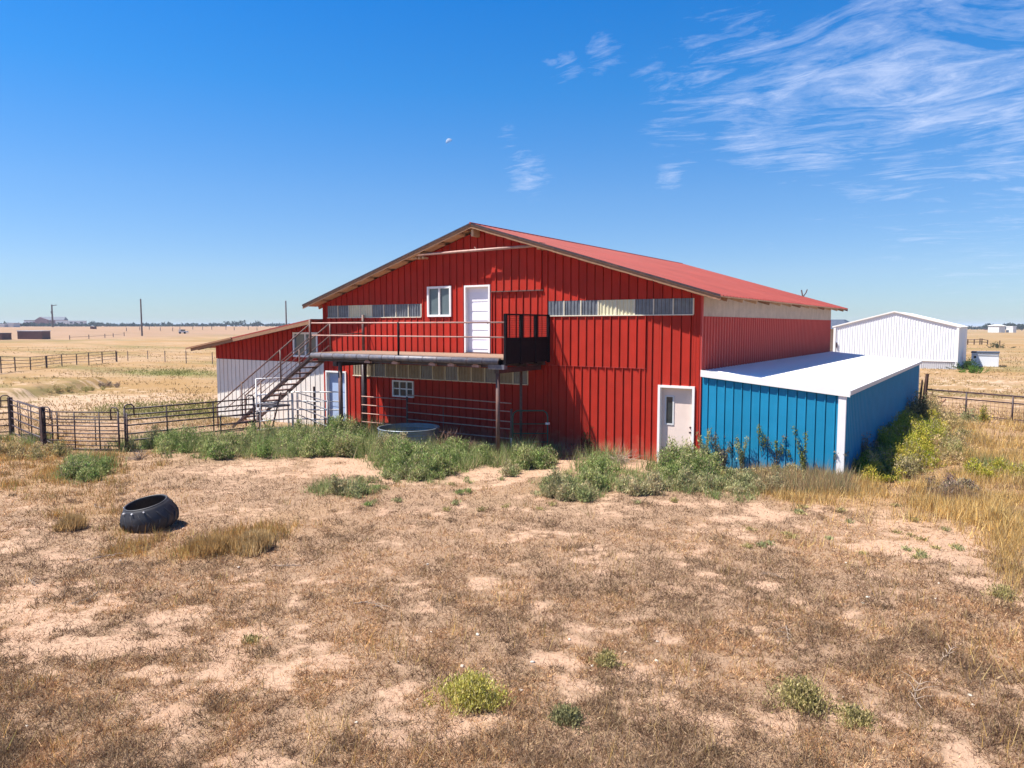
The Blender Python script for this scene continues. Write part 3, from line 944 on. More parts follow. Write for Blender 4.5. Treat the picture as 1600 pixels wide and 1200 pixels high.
# steel under the floor
for y_ in (DY + .16, -1.2, -.2):
    m = MB(); m.box(DX0 + .05, DX1 - .05, y_ - .05, y_ + .05, DZ - .30, DZ - .06); m.build('steel_beam', M['pipedark'], bal)
for k in range(8):
    xx = DX0 + .5 + k * 1.05; m = MB(); m.box(xx - .04, xx + .04, DY + .22, -.26, DZ - .20, DZ - .055); m.build('joist', M['pipedark'], bal)
for xx in (-12.2, -5.3):
    m = MB(); m.box(xx - .09, xx + .09, -2.38, -.06, DZ - .46, DZ - .31); m.build('cross_beam', M['pipedark'], bal)
posts = [(on_wall(532, 600, -2.3)[0], -2.3, .075, 'pipe'), (on_wall(569, 600, -.2)[0], -.2, .10, 'pipedark'), (on_wall(778, 640, -2.3)[0], -2.3, .062, 'pipe'), (on_wall(814, 640, -.35)[0], -.35, .045, 'pipe')]
for x_, y_, r_, mt in posts:
    m = MB(); m.tube([(x_, y_, -.4), (x_, y_, DZ - .33)], r_, 10); m.build('post', M[mt], bal, True)
# clamps and small lamps under the edge
for px_ in (575, 618, 676, 706, 744, 780):
    p = on_wall(px_, 568, DY + .05)
    m = MB(); m.box(p[0] - .13, p[0] + .13, DY + .0, DY + .12, DZ - .30, DZ - .235); m.tube([(p[0] - .1, DY + .03, DZ - .24), (p[0], DY - .02, DZ - .20), (p[0] + .1, DY + .03, DZ - .24)], .02, 5)
    m.build('clamp', M['pipepink'], bal)
# railing along the front
m = MB(); m.tube([(DX0 - .18, DY, 3.93), (DX1 - .02, DY, 3.93)], .024, 6); m.build('top_rail', M['pipepink'], bal, True)
m = MB(); m.tube([(DX0 - .1, DY, 3.50), (DX1 - .02, DY, 3.50)], .022, 6); m.build('middle_rail', M['pipepink'], bal, True)
for x_, zt, r_, mt in ((-9.08, 3.95, .032, 'black'), (DX0 - .18, 4.05, .04, 'pipe')):
    m = MB(); m.tube([(x_, DY - .02, DZ - .2), (x_, DY - .02, zt)], r_, 7); m.build('rail_post', M[mt], bal, True)
# left end railing between the stair head and the wall
for y_, zt, r_ in ((-1.75, 3.97, .03), (-.12, 4.25, .055)):
    m = MB(); m.tube([(DX0, y_, DZ - .05), (DX0, y_, zt)], r_, 7); m.build('rail_post', M['pipe'], bal, True)
for z_ in (3.93, 3.50):
    m = MB(); m.tube([(DX0, -1.75, z_), (DX0, -.12, z_ + .06)], .022, 6); m.build('end_rail', M['pipe'], bal, True)
# black end screen: open mesh above, solid sheet below
xs_ = DX1
for y_, w_ in ((-2.45, .05), (-1.64, .05), (-.82, .05), (-.08, .05)):
    m = MB(); m.box(xs_ - .04, xs_ + .04, y_ - w_, y_ + w_, DZ - .22, 4.17); m.build('screen_post', M['black'], bal)
m = MB(); m.box(xs_ - .025, xs_ + .025, -2.5, -.03, 4.14, 4.185); m.build('screen_top_rail', M['black'], bal)
m = MB(); m.box(xs_ - .015, xs_ + .015, -2.42, -.06, DZ - .18, 3.49); m.build('solid_sheet', M['black'], bal)
m = MB()
for k in range(34):
    yy = -2.42 + k * .07; m.box(xs_ - .003, xs_ + .003, yy - .003, yy + .003, 3.49, 4.15)
for k in range(10):
    zz_ = 3.52 + k * .066; m.box(xs_ - .0035, xs_ + .0035, -2.42, -.06, zz_ - .003, zz_ + .003)
m.build('wire_screen', M['black'], bal)['kind'] = 'stuff'
m = MB(); m.box(DX1 - .55, DX1 + .02, DY - .06, DY + .1, DZ - .33, DZ - .20); m.build('end_bracket', M['pipegrey'], bal)

# ------------------------------------------------------------------ stairs
st = thing('staircase', 'steep open steel staircase with pipe handrails leading up to the balcony', 'stairs', (-17.4, -2.0, -.2))
slp = (2.73 - .16) / (17.47 - 13.34)


def sz(x, z0=2.73, x0=-13.34):
    return z0 - slp * (x0 - x)


xb_ = -17.95
for y_ in (-2.49, -1.62):
    m = MB(); m.beam((xb_, y_, sz(xb_)), (-13.25, y_, sz(-13.25)), .05, .085); m.build('stringer', M['pipedark'], st)
    m = MB(); m.beam((xb_ + .3, y_ + (.12 if y_ < -2 else -.12), sz(xb_ + .3) - .02), (-13.35, y_ + (.12 if y_ < -2 else -.12), sz(-13.35) - .02), .03, .05); m.build('stringer', M['pipe'], st)
for k in range(12):
    x_ = -13.65 - k * .36
    m = MB(); m.box(x_ - .12, x_ + .12, -2.46, -1.65, sz(x_) - .015, sz(x_) + .03); m.build('tread', M['pipe'], st)
for y_ in (-2.49, -1.62):
    top = np.array((-13.2, y_, 3.95)); s2 = (3.95 - .76) / (18.88 - 13.3)
    lowx = -18.9 if y_ < -2 else -18.3
    m = MB(); m.tube([top, (lowx, y_, 3.95 - s2 * (-13.2 - lowx))], .026, 6); m.build('handrail', M['pipe'], st, True)
    m = MB(); m.tube([(-13.3, y_, 3.45), (lowx + .5, y_, 3.45 - s2 * (-13.3 - lowx - .5))], .016, 6); m.build('handrail', M['pipe'], st, True)
    m = MB(); m.tube([(-13.3, y_, 3.12), (lowx + 1.0, y_, 3.12 - s2 * (-13.3 - lowx - 1.0))], .012, 6); m.build('handrail', M['pipe'], st, True)
    for x_ in (lowx, -17.3, -14.95):
        zt = 3.95 - s2 * (-13.2 - x_)
        zb = max(sz(x_), -.35)
        m = MB(); m.tube([(x_, y_, zb), (x_, y_, zt + (.08 if x_ == -17.3 else 0))], .028, 6); m.build('baluster', M['pipe'], st, True)
m = MB(); m.tube([(-16.6, -2.4, sz(-16.6)), (-16.0, -2.2, -.3)], .03, 6); m.build('leg', M['pipe'], st)
m = MB(); m.tube([(-15.6, -2.0, sz(-15.6)), (-16.0, -2.2, -.3)], .03, 6); m.build('leg', M['pipe'], st)
m = MB(); m.box(-16.9, -15.5, -2.46, -1.65, .78, .84); m.build('brace_plate', M['pipegrey'], st)

# ------------------------------------------------------------------ blue shed
SW, SL = 3.78, 18.3
shed = thing('blue_shed', 'flat-roofed blue steel shed with white trim against the barn side', 'shed', (SW / 2, 0, G0))


def sroof(x):
    return 2.585 - (x / SW) * .36


m = MB(); m.hexa([(.06, .05, -.6), (SW - .03, .05, -.6), (SW - .03, SL, -.6), (.06, SL, -.6), (.06, .05, sroof(0) - .1), (SW - .03, .05, sroof(SW) - .1), (SW - .03, SL, sroof(SW) - .1), (.06, SL, sroof(0) - .1)])
m.build('wall_core', M['blue'], shed)
wall_top = lambda x: sroof(x) - .05
wall_strips(shed, [(.05, SW - .17, -.6, None, .236, 0, .20)], {}, M['blue'], .018)
wall_top = wt_barn
m = MB(); m.box(SW - .17, SW + .01, -.045, .05, -.6, sroof(SW) - .07); m.build('corner_post', M['white'], shed)
m = MB(); corrugate(m, .05, SL, SW, -.6, sroof(SW) - .05, .24, .03); m.build('side_wall_sheet', M['blue'], shed)['kind'] = 'stuff'
m = MB(); m.box(SW - .02, SW + .045, SL - .02, SL + .1, -.6, sroof(SW) - .05); m.build('corner_post', M['white'], shed)
m = MB(); xr = SW + .09
m.hexa([(.03, -.052, sroof(0) - .03), (xr, -.052, sroof(xr) - .03), (xr, SL + .1, sroof(xr) - .03), (.03, SL + .1, sroof(0) - .03), (.03, -.052, sroof(0)), (xr, -.052, sroof(xr)), (xr, SL + .1, sroof(xr)), (.03, SL + .1, sroof(0))])
m.build('roof', M['whiteroof'], shed)
m = MB()
for k in range(60):
    yy = -.045 + k * .305; m.hexa([(.06, yy, sroof(0)), (xr, yy, sroof(xr)), (xr, yy + .04, sroof(xr)), (.06, yy + .04, sroof(0)), (.06, yy + .01, sroof(0) + .014), (xr, yy + .01, sroof(xr) + .014), (xr, yy + .03, sroof(xr) + .014), (.06, yy + .03, sroof(0) + .014)])
m.build('roof_ribs', M['whiteroof'], shed)['kind'] = 'stuff'
m = MB(); m.hexa([(.03, -.075, sroof(0) - .165), (xr + .01, -.075, sroof(xr) - .165), (xr + .01, -.052, sroof(xr) - .165), (.03, -.052, sroof(0) - .165), (.03, -.075, sroof(0) + .02), (xr + .01, -.075, sroof(xr) + .02), (xr + .01, -.052, sroof(xr) + .02), (.03, -.052, sroof(0) + .02)])
m.build('fascia', M['white'], shed)
m = MB(); m.hexa([(xr - .0, -.10, sroof(xr) - .12), (xr + .03, -.10, sroof(xr) - .12), (xr + .03, SL + .1, sroof(xr) - .12), (xr, SL + .1, sroof(xr) - .12), (xr - .0, -.10, sroof(xr) - .004), (xr + .03, -.10, sroof(xr) - .004), (xr + .03, SL + .1, sroof(xr) - .004), (xr, SL + .1, sroof(xr) - .004)])
m.build('fascia', M['trimgray'], shed)

# ------------------------------------------------------------------ pale steel building beyond
bx0, bx1, by0, by1 = -7.0, 3.55, 57.4, 74.0
hb = thing('steel_building', 'large pale white gabled steel building beyond the blue shed', 'building', ((bx0 + bx1) / 2, by0, G0))
bxm = (bx0 + bx1) / 2


def br(x):
    return 5.16 - abs(x - bxm) * (5.16 - 3.74) / ((bx1 - bx0) / 2)


m = MB(); n_ = 46; st_ = (bx1 - bx0 - .3) / n_; prof = []
for k in range(n_):
    a = bx0 + .15 + k * st_; prof += [(a, by0), (a + st_ * .70, by0), (a + st_ * .76, by0 - .028), (a + st_ * .92, by0 - .028)]
prof.append((bx1 - .15, by0))
m.profile_x(prof, br, lambda x: .62); m.build('front_wall', M['silo'], hb)['kind'] = 'stuff'
m = MB(); m.box(bx0 + .3, bx1 - .2, by0 + .02, by0 + .1, -.4, .58)
for k in range(60): m.box(bx0 + .3 + k * .17, bx0 + .36 + k * .17, by0 - .02, by0 + .02, -.4, .56)
m.build('lower_wall', M['trimgray'], hb)
m = MB(); m.box(bx0, bx1, by0 - .06, by0 + .06, .57, .64); m.build('base_trim', M['white'], hb)
for xx in (bx0, bx1 - .2):
    m = MB(); m.box(xx, xx + .2, by0 - .09, by0 + .1, -.4, 3.74); m.build('corner_trim', M['white'], hb)
for s in (-1, 1):
    xe = bxm + s * ((bx1 - bx0) / 2 + .12)
    m = MB(); m.hexa([(bxm, by0 - .12, 5.12), (xe, by0 - .12, br(xe) - .04), (xe, by0 - .08, br(xe) - .04), (bxm, by0 - .08, 5.12), (bxm, by0 - .12, 5.24), (xe, by0 - .12, br(xe) + .08), (xe, by0 - .08, br(xe) + .08), (bxm, by0 - .08, 5.24)])
    m.build('rake_trim', M['white'], hb)
    m = MB(); m.hexa([(bxm, by0 - .08, 5.14), (xe, by0 - .08, br(xe) - .02), (xe, by1, br(xe) - .02), (bxm, by1, 5.14), (bxm, by0 - .08, 5.2), (xe, by0 - .08, br(xe) + .04), (xe, by1, br(xe) + .04), (bxm, by1, 5.2)])
    m.build('roof_slope', M['whiteroof'], hb)
m = MB(); m.box(bx1 - .1, bx1, by0 + .1, by1, -.4, 3.72); m.build('side_wall', M['silo'], hb)
m = MB(); m.box(bx0, bx0 + .1, by0 + .1, by1, -.4, 3.72); m.build('side_wall', M['silo'], hb)
m = MB(); m.box(bx0 + .1, bx1 - .1, by0 + .12, by0 + .2, .6, 3.7); m.build('wall_core', M['silo'], hb)
m = MB(); m.box(bx0 + .28, bx0 + .38, by0 - .16, by0 - .05, 1.7, 2.2); m.build('handle', M['pipedark'], hb)

# tan house with dark roof peeping between barn and steel building
hs = thing('house', 'tan house with a dark roof just visible behind the barn corner', 'house', (-11, 66, G0))
m = MB(); m.box(-16, -8.05, 66, 74, -.3, 3.5); m.build('wall', M['brick'], hs)
for k in range(14):
    m = MB(); m.box(-11.5, -8.03, 65.94, 66, .2 + k * .24, .38 + k * .24); m.build('siding_board', M['brick'], hs)
m = MB(); m.hexa([(-17, 65, 3.5), (-6.9, 65, 3.5), (-6.9, 75, 3.5), (-17, 75, 3.5), (-17, 69.5, 4.55), (-8.2, 69.5, 4.55), (-8.2, 70.5, 4.55), (-17, 70.5, 4.55)]); m.build('roof', M['darkroof'], hs)
# grey roofed shed beyond the lean-to
gs = thing('grey_shed', 'grey gable shed showing above the lean-to roof', 'shed', (-27, 42, G0))
pA = on_wall(473, 502, 42.); pB = on_wall(520, 502, 42.)
m = MB(); m.box(pA[0], pB[0], 42, 48, -.3, 4.1); m.build('wall', M['trimgray'], gs)
m = MB(); m.hexa([(pA[0] - .2, 41.8, 4.05), (pB[0] + .2, 41.8, 4.05), (pB[0] + .2, 48.2, 4.05), (pA[0] - .2, 48.2, 4.05), (pA[0] + .5, 44.5, 4.75), (pB[0] - .3, 44.5, 4.75), (pB[0] - .3, 45.5, 4.75), (pA[0] + .5, 45.5, 4.75)]); m.build('roof', M['pipegrey'], gs)
# small pale box shed at right
q = gp(1517, 572)
bs = thing('box_shed', 'small pale metal shed with a dark flat roof in the right pasture', 'shed', (q[0] + 1.1, q[1], q[2]))
m = MB(); m.box(q[0], q[0] + 2.25, q[1], q[1] + 2.2, q[2] - .3, q[2] + 1.3); m.build('wall', M['silo'], bs)
m = MB(); m.box(q[0] - .05, q[0] + 2.3, q[1] - .08, q[1] + 2.3, q[2] + 1.3, q[2] + 1.42); m.build('roof', M['darkroof'], bs)
m = MB(); m.tube([(q[0] + .3, q[1] - .04, q[2] + .9), (q[0] + .3, q[1] + .01, q[2] + .9)], .12, 8); m.build('vent', M['black'], bs)
m = MB(); m.box(q[0] + .02, q[0] + 2.2, q[1] - .04, q[1], q[2] + 1.08, q[2] + 1.16); m.build('trim_board', M['trimgray'], bs)

# ------------------------------------------------------------------ corral panels
def corral_panel(label, A, B, zt, rails, r=.022, mt='pipedark', up=(0.33, 0.66), arch=True, name='corral_fence', cat='corral fence', group='dark corral panels', dz=0.0, ends=True):
    A = np.array(A, float); B = np.array(B, float)
    t_ = thing(name, label, cat, (A + B) / 2, group)
    d = (B - A); L = np.hypot(d[0], d[1])

    def P_(s, z):
        return (A[0] + d[0] * s, A[1] + d[1] * s, A[2] + d[2] * s + z)
    for z in rails:
        jit = random.uniform(-.01, .01)
        m = MB(); m.tube([P_(0, z), P_(.5, z + jit - .008), P_(1, z)], r, 6); m.build('rail', M[mt], t_, True)
    if ends:
        for s in (0, 1):
            m = MB(); m.tube([P_(s, -.15), P_(s, zt)], r * 1.35, 7); m.build('end_post', M[mt], t_, True)
    for s in up:
        m = MB(); m.tube([P_(s, rails[0]), P_(s, rails[-1])], r * .95, 6); m.build('upright', M[mt], t_, True)
    if arch:
        for s, sg in ((0, 1), (1, -1)):
            k = .28 / L * sg
            m = MB(); m.tube([P_(s, zt - .12), P_(s, zt + .05), P_(s + k * .25, zt + .12), P_(s + k * .75, zt + .12), P_(s + k, zt + .05), P_(s + k, rails[-2])], r, 6); m.build('loop', M[mt], t_, True)
    return t_


cA = gp(18, 679); cB = gp(70, 703); cC = gp(187, 706); cD = gp(197, 703); cE = gp(398, 680)
H6 = [.12, .36, .60, .84, 1.06, 1.30]
corral_panel('dark pipe corral panel at the far left, cut by the photo edge', gp(-130, 688), cA, 1.38, H6)
cf_b = corral_panel('dark pipe corral panel running from the left edge post to the thick wooden-looking post', cA, cB, 1.36, [.10, .38, .66, .92, 1.16, 1.34], arch=False)
off = np.array([.10, .22, 0])
corral_panel('second dark corral panel close behind the leftmost slanting one', cA + off, cB + off, 1.28, [.2, .5, .8, 1.05, 1.28], r=.016, arch=False)
cf_c = corral_panel('dark corral panel facing the camera between two double posts, left of the long one', cB, cC, 1.30, [.08, .34, .58, .82, 1.03, 1.27], up=(.42, .75))
corral_panel('second dark corral panel set behind the one between double posts', cB + off * 1.6, cC + off, 1.24, [.16, .42, .66, .90, 1.1], r=.018, up=(.55,), arch=False)
corral_panel('long dark corral panel ending beside the white gate', cD, cE, 1.36, [.06, .30, .52, .80, .98, 1.14, 1.34], r=.025, up=(.30, .66))
corral_panel('dark corral panel leaning low behind the long one near the white gate', cD + (cE - cD) * .62 + np.array([.1, .4, 0]), cE + np.array([.12, .12, 0]), .85, [.02, .25, .5, .8], r=.018, up=(), arch=False)
for p, th_ in ((cB, cf_c), (cA + np.array([.08, 0, 0]), cf_b)):
    m = MB(); m.beam((p[0] - .03, p[1], p[2] - .3), (p[0] - .06, p[1], p[2] + 1.42), .15, .13, (0, 1, 0)); m.build('thick_post', M['pipedark'], th_)

# white walk-through gate
wA = gp(402, 676); wB = gp(457, 672)
wg = thing('white_gate', 'white pipe walk-through gate with a tall frame in front of the stairs', 'gate', (wA + wB) / 2)
HT = on_vert(402, 592, wA, wB)[2] - wA[2]
for s, p in ((0, wA), (1, wB)):
    for dx in (0, .13 if s == 0 else -.13):
        q_ = p + (wB - wA) / np.linalg.norm(wB - wA) * dx
        m = MB(); m.tube([(q_[0], q_[1], q_[2] - .1), (q_[0], q_[1], q_[2] + (HT if dx == 0 else 1.5))], .023, 7); m.build('gate_post', M['pipewhite'], wg, True)
m = MB(); m.tube([(wA[0], wA[1], wA[2] + HT), (wB[0], wB[1], wB[2] + HT)], .022, 7); m.build('top_bar', M['pipewhite'], wg, True)
for z_ in (.1, .42, .78, 1.1, 1.42):
    m = MB(); m.tube([(wA[0], wA[1], wA[2] + z_), (wB[0], wB[1], wB[2] + z_ + .03)], .026, 6); m.build('rail', M['pipewhite'], wg, True)
m = MB(); m.beam((wA[0], wA[1], wA[2] + .9), (wA[0] + .16, wA[1], wA[2] + .9), .05, .1); m.build('latch', M['pipewhite'], wg)

wC = np.array([-13.55, -.95, G0])
corral_panel('light grey pipe panel running from the white gate to the left ground door', wB + np.array([.05, 0, 0]), wC, 1.5, [.1, .45, .8, 1.12, 1.48], r=.026, mt='pipewhite', up=(), arch=False, group='pale corral panels')
dA = gp(466, 668); dB = np.array([-12.0, -2.9, G0])
cf_d = corral_panel('dark grey pipe panel in front of the lower left door, half hidden in weeds', dA, dB, 1.42, [.2, .52, .8, 1.1, 1.38], r=.024, mt='pipegrey', up=(.9,), arch=False, group='pale corral panels')
m = MB(); m.tube([(dA[0] + 1.0, dA[1] - .02, -.3), (dA[0] + 1.0, dA[1] - .02, 1.5)], .045, 7); m.build('middle_post', M['pipedark'], cf_d)

# pipe fence under the balcony
fA = np.array([-13.0, -.35, G0]); fB = np.array([-10.75, -.30, G0]); fC = np.array([-5.62, -1.15, G0])
pf = thing('pipe_fence', 'thin rusty pipe fence bent in two runs under the balcony', 'fence', fB)
for z0_, z1_ in ((1.18, 1.18), (.86, .86), (.54, .54), (.22, .22)):
    m = MB(); m.tube([(fA[0], fA[1], z0_), (fB[0], fB[1], z1_)], .02, 6); m.build('rail', M['pipepink'], pf, True)
for ya in (621, 634, 648.5, 660, 675, 688):
    za = on_vert(673, ya, fB, fC)[2]; yb_ = ya + (10.5 if ya < 640 else 12); zb_ = on_vert(810, yb_, fB, fC)[2]
    m = MB(); m.tube([(fB[0], fB[1], za), (fC[0], fC[1], zb_)], .019, 6); m.build('rail', M['pipepink'], pf, True)
for p, zt in ((fB, 1.28), (fC, 1.25), (fB + (fC - fB) * .38, 1.1)):
    m = MB(); m.tube([(p[0], p[1], -.3), (p[0], p[1], zt)], .035 if zt > 1.2 else .015, 6); m.build('fence_post', M['pipe'], pf, True)

# green gate
gA = np.array([-5.50, -1.25, G0]); gB = on_ground(866, 698, G0); gB = np.array([-4.62, -.62, G0])
gg = thing('green_gate', 'small dark green pipe gate with rounded top corners under the balcony end', 'gate', (gA + gB) / 2)


def gq(s, z):
    return tuple(gA * (1 - s) + gB * s + np.array([0, 0, z]))


m = MB(); m.tube([gq(0, .05), gq(0, 1.15), gq(.03, 1.26), gq(.12, 1.33), gq(.88, 1.33), gq(.97, 1.26), gq(1, 1.15), gq(1, .05), gq(0, .05)], .026, 7); m.build('gate_frame', M['pipegreen'], gg, True)
for z_ in (.35, .62, .92):
    m = MB(); m.tube([gq(0, z_), gq(1, z_)], .018, 6); m.build('rail', M['pipegreen'], gg, True)
m = MB(); m.box(gB[0] - .05, gB[0] + .05, gB[1] - .05, gB[1] + .05, .78, .84); m.build('latch', M['pipewhite'], gg)
m = MB(); m.tube([(gA[0] - .05, gA[1], -.3), (gA[0] - .05, gA[1], .35)], .03, 6); m.build('hinge_post', M['pipewhite'], gg)

# stock tank
tcn = (gp(592, 700) * 0 + np.array([-9.15, -1.75, 0]))
tcen = np.array([*( (on_ground(590, 668, .5) + on_ground(688, 668, .5)) / 2)[:2], 0.0])
rad = np.hypot(*(on_ground(590, 668, .5) - on_ground(688, 668, .5))[:2]) / 2
tk = thing('stock_tank', 'round galvanised stock tank half hidden by green weeds under the balcony', 'water tank', (tcen[0], tcen[1], G0))
prof = [(rad * .96, -.25)]
for k in range(7):
    z_ = -.2 + k * .1
    prof += [(rad * .955, z_), (rad * .975, z_ + .03), (rad * .955, z_ + .06)]
prof += [(rad * .97, .5)]
m = MB(); m.lathe(prof, tcen, 48); m.build('tank_wall', M['galv'], tk, True)
m = MB(); m.lathe([(r_ - .02, z_) for r_, z_ in reversed(prof)], tcen, 48); m.build('inner_wall', M['galv'], tk, True)
m = MB(); m.tube([(tcen[0] + rad * .97 * math.cos(a), tcen[1] + rad * .97 * math.sin(a), .5) for a in np.linspace(0, 2 * math.pi, 49)], .024, 6, False); m.build('rim', M['galv'], tk, True)
m = MB(); n0 = len(m.v); m.lathe([(rad * .95, -.05), (.01, -.05)], tcen, 32); m.build('tank_floor', M['pipe'], tk)

# tractor tyre
tp = gp(238, 822); tr_ = 0.50
ty = thing('tractor_tyre', 'big black tractor tyre lying flat in the dry weeds', 'tyre', tp)
m = MB()
H = .44
prof = [(.33, .06), (.30, .02), (.36, .0), (.43, .03), (.49, .10), (.515, .19), (.51, .29), (.475, .38), (.43, .47), (.405, .52), (.385, .53), (.368, .515), (.372, .48), (.41, .42), (.43, .28), (.41, .12), (.33, .06)]
m.lathe(prof, (tp[0], tp[1], tp[2] - .02), 64); cs = m.build('casing', M['tire'], ty, True)
m = MB(); m.tube([(tp[0] + .382 * math.cos(a), tp[1] + .382 * math.sin(a), tp[2] + .505) for a in np.linspace(0, 2 * math.pi, 65)], .02, 8, False); m.build('bead', M['tire'], ty, True)


def lug(a, lo):
    pts = []
    for u in np.linspace(0, 1, 5):
        zz_ = (.04 + u * .24) if lo else (.46 - u * .22)
        aa = a + u * .26
        rr = np.interp(zz_, [.03, .10, .19, .29, .38, .47], [.43, .49, .515, .51, .475, .43]) + (.004 if lo else -.006)
        pts.append((tp[0] + rr * math.cos(aa), tp[1] + rr * math.sin(aa), tp[2] - .02 + zz_))
    pts[0] = tuple(np.array(tp) + (np.array(pts[0]) - tp) * [.93, .93, 1]); mm = MB(); mm.tube(pts, .022, 6, False); return mm


for k in range(17):
    a = 2 * math.pi * k / 17
    lug(a, True).build('tread_lug', M['tire'], ty, True)
    lug(a + .18, False).build('tread_lug', M['tire'], ty, True)
for a in (3.75, 4.65, 5.15, 5.65):
    m = MB(); c0 = np.array([tp[0] + .425 * math.cos(a), tp[1] + .425 * math.sin(a), tp[2] + .46]); m.tube([c0, c0 + np.array([.03 * math.cos(a), .03 * math.sin(a), .015])], .016, 6); m.build('paint_mark', M['white'], ty)
ty.rotation_euler = (R(12), R(-1.5), 0)
ty.location.z -= .01

# ------------------------------------------------------------------ right-hand pipe and wire fence
r0 = gp(1443, 645); r1 = gp(1512, 655); r2 = gp(1581, 660); r3 = gp(1680, 668); r4 = gp(1800, 677)
pts_ = [r0, r1, r2, r3, r4]
base = r0
dd = (r2 - r0); dd = dd / np.linalg.norm(dd[:2])
r1 = r0 + dd * np.linalg.norm((on_vert(1512, 640, r0, r2) - r0)[:2]); r1[2] = G0
rf = thing('wire_fence', 'dark pipe-topped wire mesh fence at the right of the blue shed', 'fence', r0)
ztop = on_vert(1443, 608, r0, r2)[2]; z2 = on_vert(1443, 618, r0, r2)[2]
ln = np.linalg.norm((r2 - r0)[:2])
for z_, r_ in ((ztop, .035), (z2, .03), (.0, .02)):
    m = MB(); m.tube([r0 * [1, 1, 0] + [0, 0, z_], (r0 + dd * ln * 2.6) * [1, 1, 0] + [0, 0, z_]], r_, 6); m.build('rail', M['pipedark'], rf, True)
for s in (0.02, .5, 1.0, 1.5, 2.0, 2.6):
    p = r0 + dd * ln * s
    m = MB(); m.tube([(p[0], p[1], -.4), (p[0], p[1], ztop)], .035, 6); m.build('fence_post', M['pipedark'], rf, True)
m = MB()
for k in range(int(ln * 2.6 / .16)):
    p = r0 + dd * k * .16; m.tube([(p[0], p[1], 0), (p[0], p[1], z2)], .006, 3, False)
for z_ in (.15, .3, .45, .6, .75, .9):
    m.tube([(r0[0], r0[1], z_), tuple((r0 + dd * ln * 2.6)[:2]) + (z_,)], .006, 3, False)
m.build('wire_mesh', M['pipe'], rf)['kind'] = 'stuff'
# weathered leaning post boards beside the shed corner
wp = gp(1437, 660)
pw = thing('wooden_post', 'cracked brown leaning wooden post at the back corner of the blue shed', 'post', wp)
for (xa, ya, xb2, yb2, w_) in ((1440, 655, 1449, 584, .16), (1434, 655, 1441, 594, .09)):
    a_ = on_vert(xa, ya, wp, wp + np.array([1, .7, 0])); b2 = on_vert(xb2, yb2, wp, wp + np.array([1, .7, 0]))
    m = MB(); m.tube([a_ + np.array([0, 0, -.3]), (a_ + b2) / 2 + np.array([.01, 0, 0]), b2], w_ * .62, 6, r2=w_ * .42); m.build('timber', M['darkwood'], pw)
db = gp(1462, 640)
br_ = thing('broken_branch', 'jagged brown broken timber lying by the wire fence', 'branch', db)
for a1, a2 in (((1460, 640), (1478, 624)), ((1466, 636), (1471, 626)), ((1452, 630), (1457, 612))):
    a_ = on_vert(*a1, db, db + np.array([1, .7, 0])); b2 = on_vert(*a2, db, db + np.array([1, .7, 0]))
    m = MB(); m.tube([a_, (a_ + b2) / 2 + np.array([.02, 0, .06]), b2], .09, 5, r2=.04); m.build('timber', M['wood'], br_)

# ------------------------------------------------------------------ left far pipe fence and wire fence
lf0 = thing('pasture_fence', 'dark four-rail pipe fence in the left middle distance', 'fence', gp(97, 572))
Lp = [(-60, 562, 592), (2, 557, 583), (24, 558, 580), (48, 558, 578), (73, 556, 575), (97, 554, 572), (120, 553, 570), (139, 551, 571), (160, 549.5, 567), (181.5, 548, 565)]
prev = None
for i, (px_, yt, yb_) in enumerate(Lp):
    p = gp(px_, yb_)
    zt = on_vert(px_, yt, p, p + np.array([1, 1.5, 0]))[2]
    m = MB(); m.tube([(p[0], p[1], p[2] - .3), (p[0], p[1], zt)], .09 if i in (4,) else .05, 5); m.build('fence_post', M['pipedark'], lf0)
    if prev is not None:
        for k in range(4):
            f_ = .28 + .24 * k
            m = MB(); m.tube([(prev[0][0], prev[0][1], prev[0][2] + (prev[1] - prev[0][2]) * f_), (p[0], p[1], p[2] + (zt - p[2]) * f_)], .028, 4); m.build('rail', M['pipedark'], lf0)
    prev = (p, zt)
wf2 = thing('post_and_wire_fence', 'thin post-and-wire fence continuing from the dark pipe fence towards the lean-to', 'fence', gp(232, 562))
prev = None
for px_, yt, yb_ in ((183, 549, 565), (200, 549, 564), (231, 548, 561), (258, 548, 566), (291, 548, 568), (332, 551, 569), (380, 552, 572)):
    p = gp(px_, yb_); zt = on_vert(px_, yt, p, p + np.array([1, 1.5, 0]))[2]
    m = MB(); m.tube([(p[0], p[1], p[2] - .3), (p[0], p[1], zt)], .045, 4); m.build('fence_post', M['pole'], wf2)
    if prev is not None:
        for f_ in (.4, .65, .9):
            m = MB(); m.tube([(prev[0][0], prev[0][1], prev[0][2] + (prev[1] - prev[0][2]) * f_), (p[0], p[1], p[2] + (zt - p[2]) * f_)], .008, 3); m.build('wire', M['pipe'], wf2)
    prev = (p, zt)
# far wooden fences on the left rise
wf3 = thing('rail_fence', 'faint weathered rail fence below the far brown sheds', 'fence', gp(150, 528))
prev = None
for px_, yb_ in ((109, 531), (139, 529.5), (164, 528), (177, 527), (194, 525)):
    p = gp(px_, yb_)
    m = MB(); m.tube([(p[0], p[1], p[2] - .3), (p[0], p[1], p[2] + 1.3)], .12, 4); m.build('fence_post', M['pole'], wf3)
    if prev is not None:
        m = MB(); m.tube([(prev[0], prev[1], prev[2] + .75), (p[0], p[1], p[2] + .75)], .05, 3); m.build('rail', M['pole'], wf3)
    prev = p
wf4 = thing('long_post_fence', 'row of small fence posts along the road on the left horizon', 'fence', gp(250, 517))
for k in range(16):
    px_ = 198 + k * 17 + random.uniform(-4, 4); p = gp(px_, 515.5 + random.uniform(-.6, 2.5))
    m = MB(); m.tube([(p[0], p[1], p[2] - .3), (p[0], p[1], p[2] + 1.5)], .14, 4); m.build('fence_post', M['pole'], wf4)


